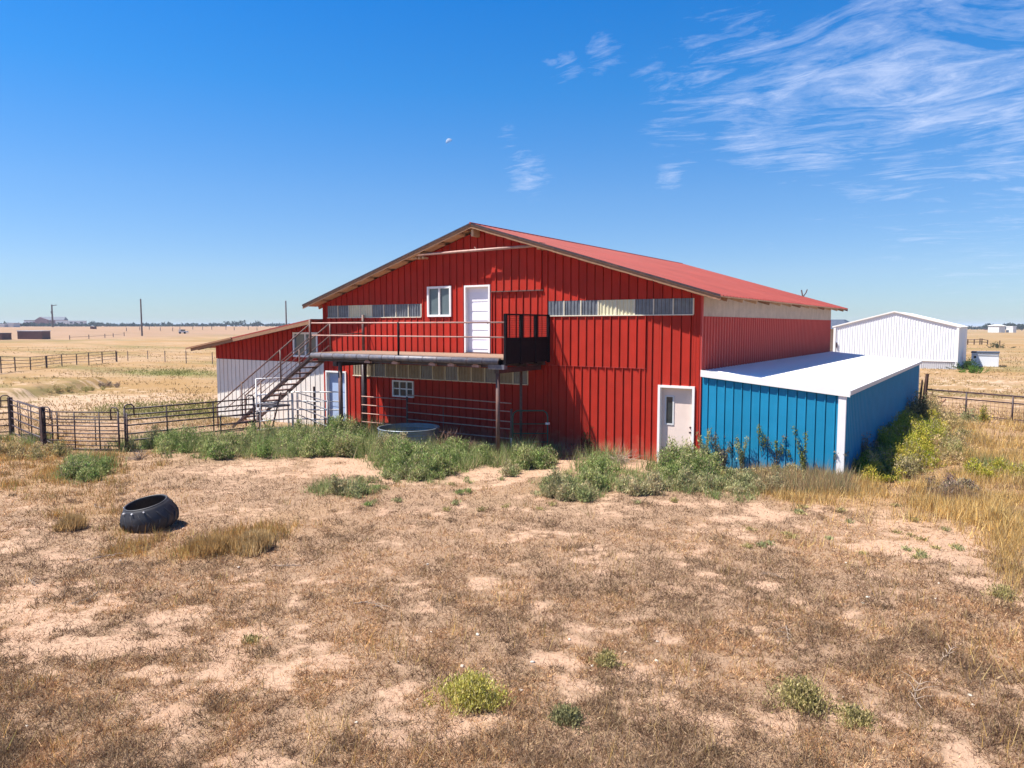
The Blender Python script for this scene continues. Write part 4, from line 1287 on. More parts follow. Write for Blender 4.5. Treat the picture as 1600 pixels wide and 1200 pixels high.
# utility poles
def upole(px_, yb_, yt, label, arm=False, z0_=None):
    p = gp(px_, yb_)
    zt = on_vert(px_, yt, p, p + np.array([.8, .6, 0]))[2]
    t_ = thing('utility_pole', label, 'utility pole', p, 'utility poles')
    d = np.linalg.norm(p[:2] - CAM[:2])
    m = MB(); m.tube([(p[0], p[1], p[2] - 1), (p[0], p[1], zt)], d * .0011, 6, r2=d * .0008); m.build('pole', M['pole'], t_)
    if arm:
        m = MB(); m.beam((p[0], p[1], zt - .5), (p[0] + 2.2, p[1] + 1.4, zt - .2), .3, .3); m.build('lamp_arm', M['pole'], t_)
        m = MB(); m.lathe([(.01, 0), (.5, .1), (.5, 1.2), (.01, 1.4)], (p[0] - .4, p[1], zt - 4.5), 8); m.build('transformer', M['pipegrey'], t_)
    return t_


upole(222, 525, 467, 'bare wooden utility pole standing alone in the left pasture')
upole(447.5, 512, 470, 'thin distant utility pole rising behind the lean-to roof')
upole(82.5, 509.8, 476, 'grey utility pole with a lamp in front of the far red farmhouse', True)


# ------------------------------------------------------------------ far things on the left rise
def box_at(px0, px1, yb_, yt, depth, name='x'):
    a = gp(px0, yb_); d_ = np.linalg.norm((a - CAM)[:2])
    # keep it square to the line of sight at its middle
    c0 = on_vert(px0, yb_, a, a + CR); c1 = on_vert(px1, yb_, a, a + CR)
    zt = on_vert(px0, yt, a, a + CR)[2]
    return a, c0, c1, zt, np.array([CF[0], CF[1], 0]) / math.hypot(CF[0], CF[1]) * depth


def add_block(m, c0, c1, dv, z0_, z1_):
    a = np.array([c0[0], c0[1]]); b_ = np.array([c1[0], c1[1]]); d = dv[:2]
    P_ = []
    for z in (z0_, z1_):
        for q_ in (a, b_, b_ + d, a + d): P_.append((q_[0], q_[1], z))
    m.hexa(P_)


def gable(m, c0, c1, dv, z0_, z1_, over=.5):
    """ridge along the width"""
    a = np.array(c0[:2]); b_ = np.array(c1[:2]); d = dv[:2]; u = (b_ - a) / np.linalg.norm(b_ - a); v = d / np.linalg.norm(d)
    P_ = [a - u * over - v * over, b_ + u * over - v * over, b_ + u * over + d + v * over, a - u * over + d + v * over]
    n0 = len(m.v)
    m.v += [(q_[0], q_[1], z0_) for q_ in P_]
    e0 = a - u * over * .2 + d / 2; e1 = b_ + u * over * .2 + d / 2
    m.v += [(e0[0], e0[1], z1_), (e1[0], e1[1], z1_)]
    m.f += [(n0, n0 + 1, n0 + 5, n0 + 4), (n0 + 1, n0 + 2, n0 + 5), (n0 + 2, n0 + 3, n0 + 4, n0 + 5), (n0 + 3, n0, n0 + 4), (n0, n0 + 3, n0 + 2, n0 + 1)]


def far_box(name, label, cat, px0, px1, yb_, yt, wallm, depth=5.0, roofm=None, roof_y=None, wins=(), group=None, winm='glassdark'):
    a, c0, c1, zt, dv = box_at(px0, px1, yb_, yt, depth)
    t_ = thing(name, label, cat, (c0 + c1) / 2, group)
    m = MB(); add_block(m, c0, c1, dv, a[2] - 1.0, zt); m.build('wall', M[wallm], t_)
    if roofm:
        m = MB()
        zr = on_vert(px0, roof_y, a, a + CR)[2]
        if roof_y < yt - 1.2: gable(m, c0, c1, dv, zt, zr)
        else:
            u = (c1 - c0) / np.linalg.norm(c1 - c0) * .15
            add_block(m, c0 - u, c1 + u, dv * 1.03, zt, zr)
        m.build('roof', M[roofm], t_)
    f = -np.array([CF[0], CF[1], 0]) / math.hypot(CF[0], CF[1])
    for wx0, wx1, wy0, wy1 in wins:
        A_ = on_vert(wx0, wy0, a, a + CR); B_ = on_vert(wx1, wy1, a, a + CR)
        m = MB(); add_block(m, A_ + f * .12, np.array([B_[0], B_[1], 0]) + f * .12, -f * .1, B_[2], A_[2]); m.build('window', M[winm], t_)
    return t_


far_box('brown_shed', 'long dark brown shed with a white roof on the far left slope', 'shed', 27.5, 65.5, 530, 517.5, 'farbrown', 4, 'white', 516.3)
far_box('brown_shed', 'dark brown shed cut by the left photo edge', 'shed', -30, 3, 531, 521, 'farbrown', 4, 'darkroof', 520.2)
far_box('farmhouse', 'far red farmhouse with a blue-grey roof on the left horizon', 'house', 60, 100, 510, 500, 'farred', 9, 'darkroof', 495, wins=((62, 65, 502, 506), (70, 72, 503, 507)), winm='farwhite')
far_box('white_annex', 'low white annex with dark red doors left of the far farmhouse', 'building', 38, 60, 510, 501.5, 'farwhite', 6, 'farbrown', 500.3, wins=((41, 43.5, 503, 507), (46, 48, 503, 507), (51, 55, 502.5, 506)), winm='farred')
far_box('camper_trailer', 'white camper trailer nearest the far farmhouse', 'trailer', 87, 104, 510, 501.5, 'farwhite', 4, 'white', 500.9, wins=((96.5, 98.5, 503.5, 505.5),))
far_box('camper_trailer', 'long white camper trailer with dark windows right of the far farmhouse', 'trailer', 105, 132.5, 510, 501.7, 'farwhite', 4, 'trimgray', 501.2, wins=((109, 113.5, 503, 505.5), (116, 119.5, 503, 505.5), (125, 129.5, 503, 505.5)))
far_box('feed_bunk', 'tiny dark red hut right of the far camper trailers', 'hut', 141, 147, 514, 510.2, 'farbrown', 2)
far_box('white_annex', 'tiny white building at the left end of the horizon', 'building', 0, 7, 509.8, 507, 'farwhite', 5, 'white', 506)
far_box('white_annex', 'pale low building between the left edge and the far farmhouse', 'building', 11, 21, 509.6, 505.2, 'farwhite', 5, 'trimgray', 504.4)
a_, c0, c1, zt, dv = box_at(56, 77, 510, 500, 1.2)
fh = [o for o in scene.objects if o.get('label', '').startswith('far red farmhouse')][0]
f_ = -dv / np.linalg.norm(dv)
ap = on_vert(63, 495.3, a_, a_ + CR)
m = MB(); n0 = 0
for k_ in (1.4, .2):
    m.v += [tuple(c0 * [1, 1, 0] + [0, 0, a_[2] - 1] + f_ * k_), tuple(c1 * [1, 1, 0] + [0, 0, a_[2] - 1] + f_ * k_), tuple(c1 * [1, 1, 0] + [0, 0, zt] + f_ * k_), tuple(ap + f_ * k_), tuple(c0 * [1, 1, 0] + [0, 0, zt] + f_ * k_)]
m.f += [(0, 1, 2, 3, 4), (9, 8, 7, 6, 5)] + [(i, i + 5, (i + 1) % 5 + 5, (i + 1) % 5) for i in range(5)]
m.build('gable', M['farred'], fh)
# far vehicle
q = gp(285, 521.5)
vt = thing('pickup_truck', 'tiny white pickup truck parked in the far left pasture', 'truck', q)
_, c0, c1, zt, dv = box_at(279, 291, 521.5, 516, 2.0)
cc0 = c0 + (c1 - c0) * .05; cc1 = c0 + (c1 - c0) * .55
g_ = q[2]
m = MB(); add_block(m, c0, c1, dv, g_ + .45, g_ + 1.0); m.build('body', M['farwhite'], vt)
m = MB(); add_block(m, cc0, cc1, dv, g_ + 1.0, g_ + 1.65); m.build('cab', M['farwhite'], vt)
f_ = -dv / np.linalg.norm(dv)
m = MB(); add_block(m, cc0 + (cc1 - cc0) * .5 + f_ * .02, cc1 + (cc1 - cc0) * .06 + f_ * .02, dv, g_ + 1.05, g_ + 1.6); m.build('window', M['glassdark'], vt)
for s in (.18, .8):
    wc = c0 + (c1 - c0) * s + f_ * .05
    m = MB(); m.tube([(wc[0], wc[1], g_ + .38), (wc[0] - f_[0] * .25, wc[1] - f_[1] * .25, g_ + .38)], .4, 10); m.build('wheel', M['black'], vt)
# far right things
far_box('far_barn', 'bright white barn roof among trees on the right horizon', 'barn', 1561, 1571, 512.6, 509, 'farwhite', 10, 'white', 507.3)
far_box('far_barn', 'small white building near the right edge of the horizon', 'building', 1583, 1588, 513.4, 510.6, 'farwhite', 6, 'white', 509.6)
far_box('feed_bunk', 'small dark hut alone in the right far pasture', 'hut', 1539, 1544, 515.5, 513.8, 'farbrown', 2)
cf = thing('timber_corral', 'dark weathered timber corral fence beyond the right pasture', 'fence', gp(1525, 538))
prev = None
for px_, yt, yb_ in ((1503, 530, 538), (1512, 530, 538), (1522, 530, 538), (1531, 529, 544), (1534, 529, 542), (1543, 531, 538), (1562, 532, 541)):
    p = gp(px_, yb_); p = gp(px_, 538.5); zt = on_vert(px_, yt, p, p + CR)[2]
    m = MB(); m.tube([(p[0], p[1], p[2] - .3), (p[0], p[1], zt)], .14, 4); m.build('fence_post', M['darkwood'], cf)
    if prev is not None and px_ < 1550:
        for f_ in (.45, .9):
            m = MB(); m.tube([(prev[0][0], prev[0][1], prev[0][2] + (prev[1] - prev[0][2]) * f_), (p[0], p[1], p[2] + (zt - p[2]) * f_)], .07, 4); m.build('rail', M['darkwood'], cf)
    prev = (p, zt)


# ------------------------------------------------------------------ vegetation
def blade_mesh(name, base, dirv, length, width, colr, bend=None):
    """one thin triangle per blade"""
    n_ = len(base)
    side = np.cross(dirv, RNG.normal(size=(n_, 3)))
    side /= np.linalg.norm(side, axis=1, keepdims=True) + 1e-9
    V = np.empty((n_, 3, 3))
    V[:, 0] = base - side * width[:, None] / 2
    V[:, 1] = base + side * width[:, None] / 2
    V[:, 2] = base + dirv * length[:, None]
    c3 = np.repeat(colr, 3, 0)
    return fast_mesh(name, V.reshape(-1, 3), np.arange(3 * n_).reshape(-1, 3), c3, M['veg'])


def rand_dir(n_, up, spread):
    v = RNG.normal(size=(n_, 3)) * spread
    v[:, 2] = np.abs(v[:, 2]) * .6 + up
    return v / np.linalg.norm(v, axis=1, keepdims=True)


ALB = 0.80          # overall plant albedo


def palette(n_, cols, jit=.18):
    cols = np.array(cols)
    c = cols[RNG.integers(0, len(cols), n_)] * ALB
    return np.clip(c * (1 + RNG.normal(size=(n_, 1)) * jit), .01, .9)


def stuff(name, me):
    o = bpy.data.objects.new(name, me); col.objects.link(o); o['kind'] = 'stuff'; return o


def clean(x, y):
    """not inside a building"""
    return ~(((x > -23) & (x < .02) & (y > -.02) & (y < 18.5)) | ((x >= 0) & (x < 3.82) & (y > -.02) & (y < 18.4)))


# sample points evenly over the ground that lies in view (and a margin round it)
def scatter(n_, y0, y1, x0=-250, x1=1850):
    px_ = RNG.uniform(x0, x1, n_); py_ = RNG.uniform(y0, y1, n_)
    d = CF[None] + CR[None] * ((px_ - 800) / F_PX)[:, None] - CU[None] * ((py_ - 600) / F_PX)[:, None]
    t_ = (G0 - CAM[2]) / d[:, 2]
    x = CAM[0] + d[:, 0] * t_; y = CAM[1] + d[:, 1] * t_
    k = clean(x, y)
    x, y = x[k], y[k]
    return x, y, terrain(x, y)


# low brown litter and dead weeds
x, y, z = scatter(1500000, 655, 1330)
li, ta, gr, sa = masks(x, y, z)
cl = .55 * fbm(x * 3.5, y * 3.5, 55, 3) + .45 * fbm(x * 15, y * 15, 56, 2)
keep = RNG.random(len(x)) < np.clip((np.hypot(x - CAM[0], y - CAM[1]) / 11.0) ** 1.5, .22, 1) * np.clip((li - .22) * 1.5, 0.13, 1) * (0.42 + .95 * ss(.38, .62, cl)) * (1 - .55 * ta)
x, y, z, li, ta, cl = x[keep], y[keep], z[keep], li[keep], ta[keep], cl[keep]
n_ = len(x)
dist = np.hypot(x - CAM[0], y - CAM[1])
dirs = rand_dir(n_, .18, .8)
ln_ = RNG.uniform(.025, .085, n_) * (1 + 1.0 * RNG.random(n_) ** 4) * (0.7 + .6 * cl)
cc = palette(n_, [(.31, .185, .11), (.41, .26, .16), (.22, .13, .09), (.52, .35, .215), (.34, .235, .17), (.11, .065, .045), (.72, .54, .36), (.34, .27, .13)])
tone = (.5 * fbm(x * .45, y * .45, 77, 3) + .5 * fbm(x * 1.9, y * 1.9, 78, 3))[:, None]; tt = ss(.38, .62, tone)
cc = cc * (0.66 + .52 * tt) * (np.array([[1.22, 1.06, .86]]) * tt + np.array([[1.08, 1.0, .98]]) * (1 - tt))
print('litter', n_)
stuff('dry_weeds', blade_mesh('dry_weeds', np.stack([x, y, z - .01], 1), dirs, ln_, .0045 + .00045 * dist, cc))

# matted dead weed mounds, hand high
x, y, z = scatter(2600, 700, 1300)
li, ta, gr, sa = masks(x, y, z)
c5 = fbm(x * .6, y * .6, 41, 3)
kk_ = (RNG.random(len(x)) < ss(.42, .6, c5)) & (li > .35)
x, y, z = x[kk_], y[kk_], z[kk_]
k = np.repeat(np.arange(len(x)), 70); n_ = len(k)
rm = RNG.uniform(.10, .34, len(x))[k]; tn = (RNG.uniform(.6, 1.25, len(x))[k])[:, None]
a = RNG.uniform(0, 2 * np.pi, n_); q = np.sqrt(RNG.random(n_))
bx = x[k] + np.cos(a) * q * rm; by = y[k] + np.sin(a) * q * rm
hz_ = .30 * rm * (1 - q ** 2) * RNG.random(n_)
f_ = np.hypot(bx - CAM[0], by - CAM[1])
cc = palette(n_, [(.36, .23, .135), (.26, .16, .10), (.50, .34, .19), (.32, .225, .155), (.18, .105, .065), (.58, .42, .25)]) * tn
stuff('dead_weed_mats', blade_mesh('dead_weed_mats', np.stack([bx, by, z[k] + hz_], 1), rand_dir(n_, .45, .8), RNG.uniform(.04, .12, n_), .004 + .0004 * f_, cc))

# standing dead stems, a few hand-heights tall
x, y, z = scatter(60000, 690, 1330)
li, ta, gr, sa = masks(x, y, z)
cl = fbm(x * 1.6, y * 1.6, 66, 3)
keep = RNG.random(len(x)) < ss(.5, .75, cl) * np.clip(li, 0, 1) * .4 * np.clip((np.hypot(x - CAM[0], y - CAM[1]) / 11.0) ** 1.5, .2, 1)
x, y, z = x[keep], y[keep], z[keep]; n_ = len(x)
dist = np.hypot(x - CAM[0], y - CAM[1])
cc = palette(n_, [(.30, .18, .12), (.42, .28, .18), (.58, .42, .27), (.34, .24, .18)])
stuff('dead_stems', blade_mesh('dead_stems', np.stack([x, y, z - .01], 1), rand_dir(n_, 1.3, .5), RNG.uniform(.10, .26, n_), .004 + .0004 * dist, cc))


def tufts(name, x, y, z, per, hlo, hhi, cols, radius=.09, up=1.6, spread=.55, wbase=.004):
    n0 = len(x)
    k = np.repeat(np.arange(n0), per)
    n_ = len(k)
    hs_ = RNG.uniform(hlo, hhi, n0) * (.45 + 1.1 * fbm(x * .9, y * .9, 71, 3))
    tone_ = (RNG.uniform(.72, 1.22, n0) * (.7 + .6 * fbm(x * .45, y * .45, 72, 3)))[k]
    bx = x[k] + RNG.normal(size=n_) * radius; by = y[k] + RNG.normal(size=n_) * radius
    dist = np.hypot(bx - CAM[0], by - CAM[1])
    dirs = rand_dir(n_, up, spread)
    cc = palette(n_, cols) * tone_[:, None]
    return blade_mesh(name, np.stack([bx, by, z[k] - .02], 1), dirs, hs_[k] * RNG.uniform(.5, 1.15, n_), wbase + .0005 * dist, cc)


# tawny grass
x, y, z = scatter(170000, 600, 1200)
li, ta, gr, sa = masks(x, y, z)
cl = fbm(x * 1.2, y * 1.2, 88, 3)
keep = RNG.random(len(x)) < np.clip(ta * 1.2 - .25, 0, 1) * ss(.35, .6, cl) * .8 + .003 * (li > .4)
x, y, z, ta = x[keep], y[keep], z[keep], ta[keep]
print('tawny', len(x))
right = x > 1.0
lft = ~right
GOLD = [(.78, .50, .16), (.68, .42, .14), (.85, .60, .25), (.52, .33, .12), (.74, .56, .24), (.60, .44, .24)]
ORNG = [(.66, .36, .11), (.54, .30, .11), (.74, .47, .20), (.42, .27, .12), (.46, .40, .14)]
stuff('tawny_grass', tufts('tawny_grass', x[right], y[right], z[right], 15, .14, .44, GOLD, .14))
stuff('tawny_grass', tufts('tawny_grass', x[lft], y[lft], z[lft], 14, .12, .30, ORNG, .09))

# short pasture grass in the middle distance
x, y, z = scatter(480000, 522, 665)
cl = fbm(x * .35, y * .35, 91, 4); c2 = fbm(x * .09, y * .09, 92, 3)
px_, py_, f_ = project(x, y, z)
gmask = blobs(px_, py_, [(250, 640, 120, 14, 1.0), (330, 640, 60, 14, .7), (265, 582, 75, 6, 1.1), (1560, 560, 60, 5, .5), (1500, 575, 60, 5, .4)])
smk = np.clip(blobs(px_, py_, [(180, 626, 160, 12, 1.0), (110, 599, 70, 5, 1.0)]), 0, .9)
keep = (RNG.random(len(x)) < (.22 * ss(.42, .6, cl)) * (1 - smk) + .6 * np.clip(gmask, 0, 1)) & (f_ < 140)
x, y, z, gmask, f_ = x[keep], y[keep], z[keep], gmask[keep], f_[keep]
n_ = len(x); g1 = gmask > .45
cc = palette(n_, [(.52, .35, .16), (.46, .29, .13), (.60, .42, .22), (.34, .27, .12)])
cg = palette(n_, [(.24, .25, .07), (.30, .29, .09), (.20, .20, .07), (.42, .36, .14)])
cc = np.where(g1[:, None], cg, cc)
print('pasture', n_)
stuff('pasture_grass', blade_mesh('pasture_grass', np.stack([x, y, z - .02], 1), rand_dir(n_, 1.0, .8), RNG.uniform(.08, .22, n_), .008 + .0011 * f_, cc))


# leafy weeds: many small leaves filling a domed volume, with stems
def weed_leaves(cx, cy, cz, rx, ry, h, n_, cols, leaf=.04, upright=.7, lean=0.0, top_bias=.6):
    """leaves through a dome built of many upright shoots"""
    ns = max(8, int(n_ / 30))
    a = RNG.uniform(0, 2 * np.pi, ns); rr = np.abs(RNG.normal(size=ns)) * .62
    sx_, sy_ = rr * np.cos(a), rr * np.sin(a)
    sh = h * np.exp(-.55 * rr ** 2) * RNG.uniform(.25, 1.2, ns)
    k = RNG.integers(0, ns, n_)
    u = RNG.random(n_) ** top_bias
    x = cx + sx_[k] * rx * (1 + .35 * u) + RNG.normal(size=n_) * .038 * (1 + h)
    y = cy + sy_[k] * ry * (1 + .35 * u) + RNG.normal(size=n_) * .038 * (1 + h)
    z = cz + sh[k] * u
    d = rand_dir(n_, upright, .8)
    cc = palette(n_, cols, .16)
    shoot = (RNG.normal(size=ns) * .14 + 1)[k]
    cc = np.clip(cc * shoot[:, None], .01, .9)
    L = leaf * RNG.uniform(.6, 1.5, n_)
    return np.stack([x, y, z], 1), d, L, cc


KOCHIA = [(.26, .35, .10), (.32, .41, .13), (.18, .26, .07), (.38, .46, .18), (.30, .36, .15), (.46, .46, .20)]
SAGE = [(.36, .39, .18), (.28, .32, .14), (.44, .46, .24), (.40, .39, .17), (.50, .43, .22)]
LIME = [(.38, .40, .04), (.46, .46, .06), (.28, .32, .05), (.55, .48, .10)]
OLIVE = [(.42, .37, .14), (.52, .44, .19), (.33, .29, .11), (.62, .50, .26)]
GREYW = [(.28, .21, .17), (.36, .28, .22), (.22, .17, .13), (.31, .28, .16)]


def weed_stuff(name, lst):
    A_ = [[], [], [], []]
    for px_, py_, wpx, hpx, dens_, cols in lst:
        p = gp(px_, py_)
        f_ = project(p[0], p[1], p[2])[2]
        rx = wpx / F_PX * f_ / 2; h = hpx / F_PX * f_
        n_ = int(dens_ * wpx * hpx * .62)
        P_, d, L, cc = weed_leaves(p[0], p[1], p[2], rx, rx * .8, h, n_, cols, leaf=.035 + .001 * f_)
        for a_, b_ in zip(A_, (P_, d, L, cc)): a_.append(b_)
    P_, d, L, cc = [np.concatenate(a_) for a_ in A_]
    k = clean(P_[:, 0], P_[:, 1])
    P_, d, L, cc = P_[k], d[k], L[k], cc[k]
    print(name, len(P_))
    return stuff(name, blade_mesh(name, P_, d, L * 1.1, L * .36, cc))


x, y, z = scatter(34000, 668, 800)
li, ta, gr, sa = masks(x, y, z)
keep = RNG.random(len(x)) < np.clip(gr * 1.5 - .35, 0, 1) * .36
x, y, z = x[keep], y[keep], z[keep]
px_, py_, f_ = project(x, y, z)
back = py_ < 735
print('strip', len(x))
STRIP = [(.27, .35, .12), (.34, .42, .15), (.20, .28, .08), (.40, .43, .2), (.52, .42, .24), (.30, .33, .14)]
stuff('strip_weeds', tufts('strip_weeds', x[back], y[back], z[back], 26, .30, .72, STRIP, .11, up=1.3, spread=.6, wbase=.006))
stuff('strip_weeds', tufts('strip_weeds', x[~back], y[~back], z[~back], 24, .12, .34, STRIP, .09, up=1.1, spread=.7, wbase=.006))
rr = random.Random(5)
band = []


def fill(cx, cy, rx, ry, n_, w0, w1, h0, h1, cols, dens_=3.0):
    w0, w1 = w0 * .5, w1 * .62
    for _ in range(int(n_ * 2.2)):
        a = rr.uniform(0, 2 * math.pi); q_ = math.sqrt(rr.random()); kk = rr.uniform(.45, 1.2); kt = rr.uniform(.8, 1.45)
        band.append((cx + rx * q_ * math.cos(a), cy + ry * q_ * math.sin(a), rr.uniform(w0, w1), rr.uniform(h0, h1) * kk, dens_, [tuple(v * tn for v, tn in zip(c_, (kt, .5 + kt / 2, kt))) for c_ in cols] + ([(.42, .33, .2), (.5, .42, .26)] if rr.random() < .45 else [])))


fill(310, 703, 110, 8, 12, 26, 50, 16, 30, KOCHIA)
fill(340, 716, 20, 10, 4, 26, 40, 24, 40, KOCHIA)
fill(430, 706, 60, 12, 9, 30, 50, 22, 36, KOCHIA)
fill(500, 706, 60, 12, 14, 30, 55, 26, 44, KOCHIA)
fill(545, 690, 28, 10, 8, 34, 50, 28, 40, KOCHIA)
fill(610, 708, 22, 8, 6, 30, 46, 22, 34, SAGE)
fill(655, 740, 40, 12, 16, 34, 60, 26, 46, KOCHIA)
fill(640, 722, 40, 10, 9, 34, 60, 26, 40, KOCHIA)
fill(720, 722, 40, 9, 11, 30, 46, 20, 32, KOCHIA)
fill(835, 727, 30, 8, 10, 26, 44, 20, 32, KOCHIA)
fill(795, 741, 14, 5, 3, 20, 28, 12, 18, SAGE)
fill(135, 745, 34, 10, 9, 30, 46, 18, 30, KOCHIA)
fill(540, 770, 30, 10, 7, 20, 34, 14, 26, SAGE)
fill(590, 752, 30, 6, 4, 12, 22, 8, 14, SAGE)
fill(895, 775, 42, 10, 12, 24, 44, 18, 30, SAGE)
fill(930, 760, 24, 8, 5, 26, 38, 22, 34, KOCHIA)
fill(1000, 765, 34, 12, 8, 20, 34, 16, 30, SAGE)
fill(1080, 738, 40, 14, 14, 30, 52, 22, 40, KOCHIA)
fill(1130, 762, 90, 10, 20, 26, 46, 14, 26, SAGE)
fill(1050, 745, 20, 6, 4, 30, 44, 20, 30, KOCHIA)
fill(1190, 750, 60, 8, 8, 26, 40, 14, 24, OLIVE)
fill(45, 712, 50, 8, 6, 30, 46, 16, 24, OLIVE)
fill(1412, 712, 34, 26, 22, 36, 60, 24, 38, LIME, 2.6)
fill(1440, 682, 36, 20, 16, 34, 56, 20, 34, LIME, 2.6)
fill(1480, 705, 40, 20, 10, 34, 56, 16, 28, OLIVE, 2.2)
fill(1370, 745, 40, 10, 8, 34, 56, 20, 32, LIME, 2.2)
fill(1440, 660, 26, 8, 8, 28, 50, 24, 40, OLIVE)
fill(1480, 665, 30, 8, 6, 26, 40, 16, 26, OLIVE)
fill(1390, 738, 40, 10, 10, 30, 46, 22, 34, OLIVE)
fill(1560, 742, 60, 8, 9, 30, 50, 14, 22, LIME, 2.2)
fill(1405, 668, 12, 14, 6, 26, 40, 24, 34, LIME)
fill(1500, 770, 60, 14, 5, 30, 46, 14, 24, GREYW, 2.0)
fill(1380, 700, 14, 16, 4, 28, 40, 28, 40, GREYW, 2.4)
fill(120, 611, 60, 3, 7, 20, 36, 5, 10, OLIVE, 2.0)
fill(170, 604, 22, 3, 4, 16, 30, 6, 10, GREYW, 2.0)
for _ in range(26):
    band.append((rr.uniform(560, 1180), rr.uniform(748, 805), rr.uniform(7, 13), rr.uniform(4, 8), 2.6, rr.choice([SAGE, KOCHIA, OLIVE])))
for _ in range(26):
    band.append((rr.uniform(1150, 1560), rr.uniform(790, 880), rr.uniform(6, 12), rr.uniform(3, 7), 2.6, rr.choice([SAGE, OLIVE, OLIVE])))
weed_stuff('green_weeds', band)


def bush(name, label, px_, py_, wpx, hpx, cols, cat='bush', dens_=2.8, stemc=None, leaf=None, upright=.7, group=None):
    p = gp(px_, py_); f_ = project(p[0], p[1], p[2])[2]
    rx = wpx / F_PX * f_ / 2; h = hpx / F_PX * f_
    n_ = int(dens_ * wpx * hpx * .55)
    P_, d, L, cc = weed_leaves(0, 0, 0, rx, rx * .85, h, n_, cols, leaf=leaf or (.03 + .0009 * f_), upright=upright)
    t_ = thing(name, label, cat, p, group)
    if upright >= 2:
        n3 = n_ * 2; k = RNG.integers(0, n_, n3); P_ = P_[k] * [1, 1, .35] + RNG.normal(size=(n3, 3)) * [.04, .04, 0]; d = rand_dir(n3, 1.6, .55)
        L = L[k] * 1.6; cc = cc[k]
    o1 = bpy.data.objects.new('leaves', blade_mesh('leaves', P_, d, L, L * (.45 if upright < 2 else .09), cc)); col.objects.link(o1); o1.parent = t_
    ns = 26
    a = RNG.uniform(0, 2 * np.pi, ns); q_ = RNG.random(ns) * .7
    dv = np.stack([np.cos(a) * q_ * rx, np.sin(a) * q_ * rx, np.full(ns, h * .85)], 1)
    L2 = np.linalg.norm(dv, axis=1)
    o2 = bpy.data.objects.new('stems', blade_mesh('stems', np.zeros((ns, 3)) - [0, 0, .02], dv / L2[:, None], L2, np.full(ns, .012 + .0003 * f_), palette(ns, [stemc or (.2, .14, .08)]))); col.objects.link(o2); o2.parent = t_
    return t_


YEL = [(.58, .52, .12), (.68, .60, .17), (.44, .42, .09), (.78, .68, .30)]
bush('yellow_shrub', 'rounded yellow-green shrub on the sand at the bottom centre', 737, 1098, 64, 44, YEL, dens_=5.5, leaf=.030, upright=1.3)
bush('olive_shrub', 'dull olive shrub in the lower right foreground', 1252, 1104, 60, 42, OLIVE, dens_=4.2, leaf=.028, upright=1.3)
bush('olive_shrub', 'small olive tuft right of the yellow shrub', 948, 1040, 28, 22, OLIVE, dens_=4.2, leaf=.028, upright=1.3)
bush('olive_shrub', 'pale green tuft at the bottom edge below the yellow shrub', 885, 1128, 42, 22, [(.34, .33, .16), (.28, .26, .12)], dens_=4.2, leaf=.028, upright=1.3)
bush('olive_shrub', 'small green-yellow tuft left of the bottom centre', 393, 1003, 26, 9, OLIVE, dens_=2, leaf=.035, upright=1.0)
bush('olive_shrub', 'small olive tuft near the right edge of the foreground', 1565, 935, 30, 20, OLIVE, dens_=4.2, leaf=.028, upright=1.3)
bush('olive_shrub', 'thin pale tuft in the lower right corner', 1335, 1125, 40, 20, OLIVE, dens_=4.2, leaf=.028, upright=1.3)
bush('dark_bush', 'dark green pointed bush against the red wall beside the shadow edge', 922, 708, 26, 40, [(.06, .09, .035), (.09, .12, .045), (.14, .09, .06)], dens_=4)
bush('green_bush', 'round green weed bush right below the dark pointed bush', 937, 742, 46, 34, KOCHIA, dens_=4)
bush('green_bush', 'leafy weed bush in front of the pale right door', 1062, 722, 50, 30, KOCHIA, dens_=3.6)
bush('green_bush', 'dark green bush at the foot of the pale steel building', 1513, 578, 30, 17, [(.05, .10, .03), (.07, .13, .04)], dens_=7)
bush('green_bush', 'bright green bush in front of the dark one by the pale steel building', 1520, 583, 36, 11, [(.12, .22, .03), (.15, .26, .05)], dens_=7)
bush('sagebrush', 'dark olive sagebrush beyond the small pale shed', 1558, 544, 26, 9, [(.10, .11, .05), (.13, .13, .06)], dens_=9)
bush('grass_clump', 'grey-brown weed clump at the foot of the blue shed side wall', 1352, 728, 34, 46, GREYW, dens_=2.6)
bush('grass_clump', 'tall green weed clump at the rear of the blue shed side', 1436, 664, 46, 46, [(.14, .16, .07), (.2, .2, .1), (.26, .22, .14)], dens_=2.8)
bush('grass_clump', 'brown dead bush in the golden grass at the right', 1490, 782, 60, 34, [(.42, .27, .16), (.34, .21, .13), (.5, .36, .2)], dens_=1.8, upright=2.0, leaf=.09)
bush('grass_clump', 'spiky golden grass clump near the right photo edge', 1560, 826, 44, 40, GOLD, dens_=2.4, upright=2.0, leaf=.12)
bush('grass_clump', 'pale golden grass clump right of the tyre', 305 + 95, 858, 46, 30, [(.66, .46, .22), (.58, .38, .17), (.72, .54, .28)], dens_=2.2, upright=2.0, leaf=.12)
bush('grass_clump', 'golden grass clump just right of the tyre', 335, 862, 50, 24, [(.62, .42, .18), (.54, .34, .14)], dens_=2.0, upright=2.0, leaf=.11)
bush('grass_clump', 'golden grass clump left of the tyre', 112, 826, 30, 26, [(.60, .42, .2), (.5, .33, .15)], dens_=2.2, upright=2.0, leaf=.11)
bush('sunflower_plant', 'yellow-tipped sunflower plant by the right wire fence', 1536, 660, 14, 24, [(.5, .42, .04), (.2, .22, .06)], dens_=4)
bush('grey_weed', 'pale grey-green weed in front of the wire fence', 1512, 662, 24, 26, SAGE, dens_=3)

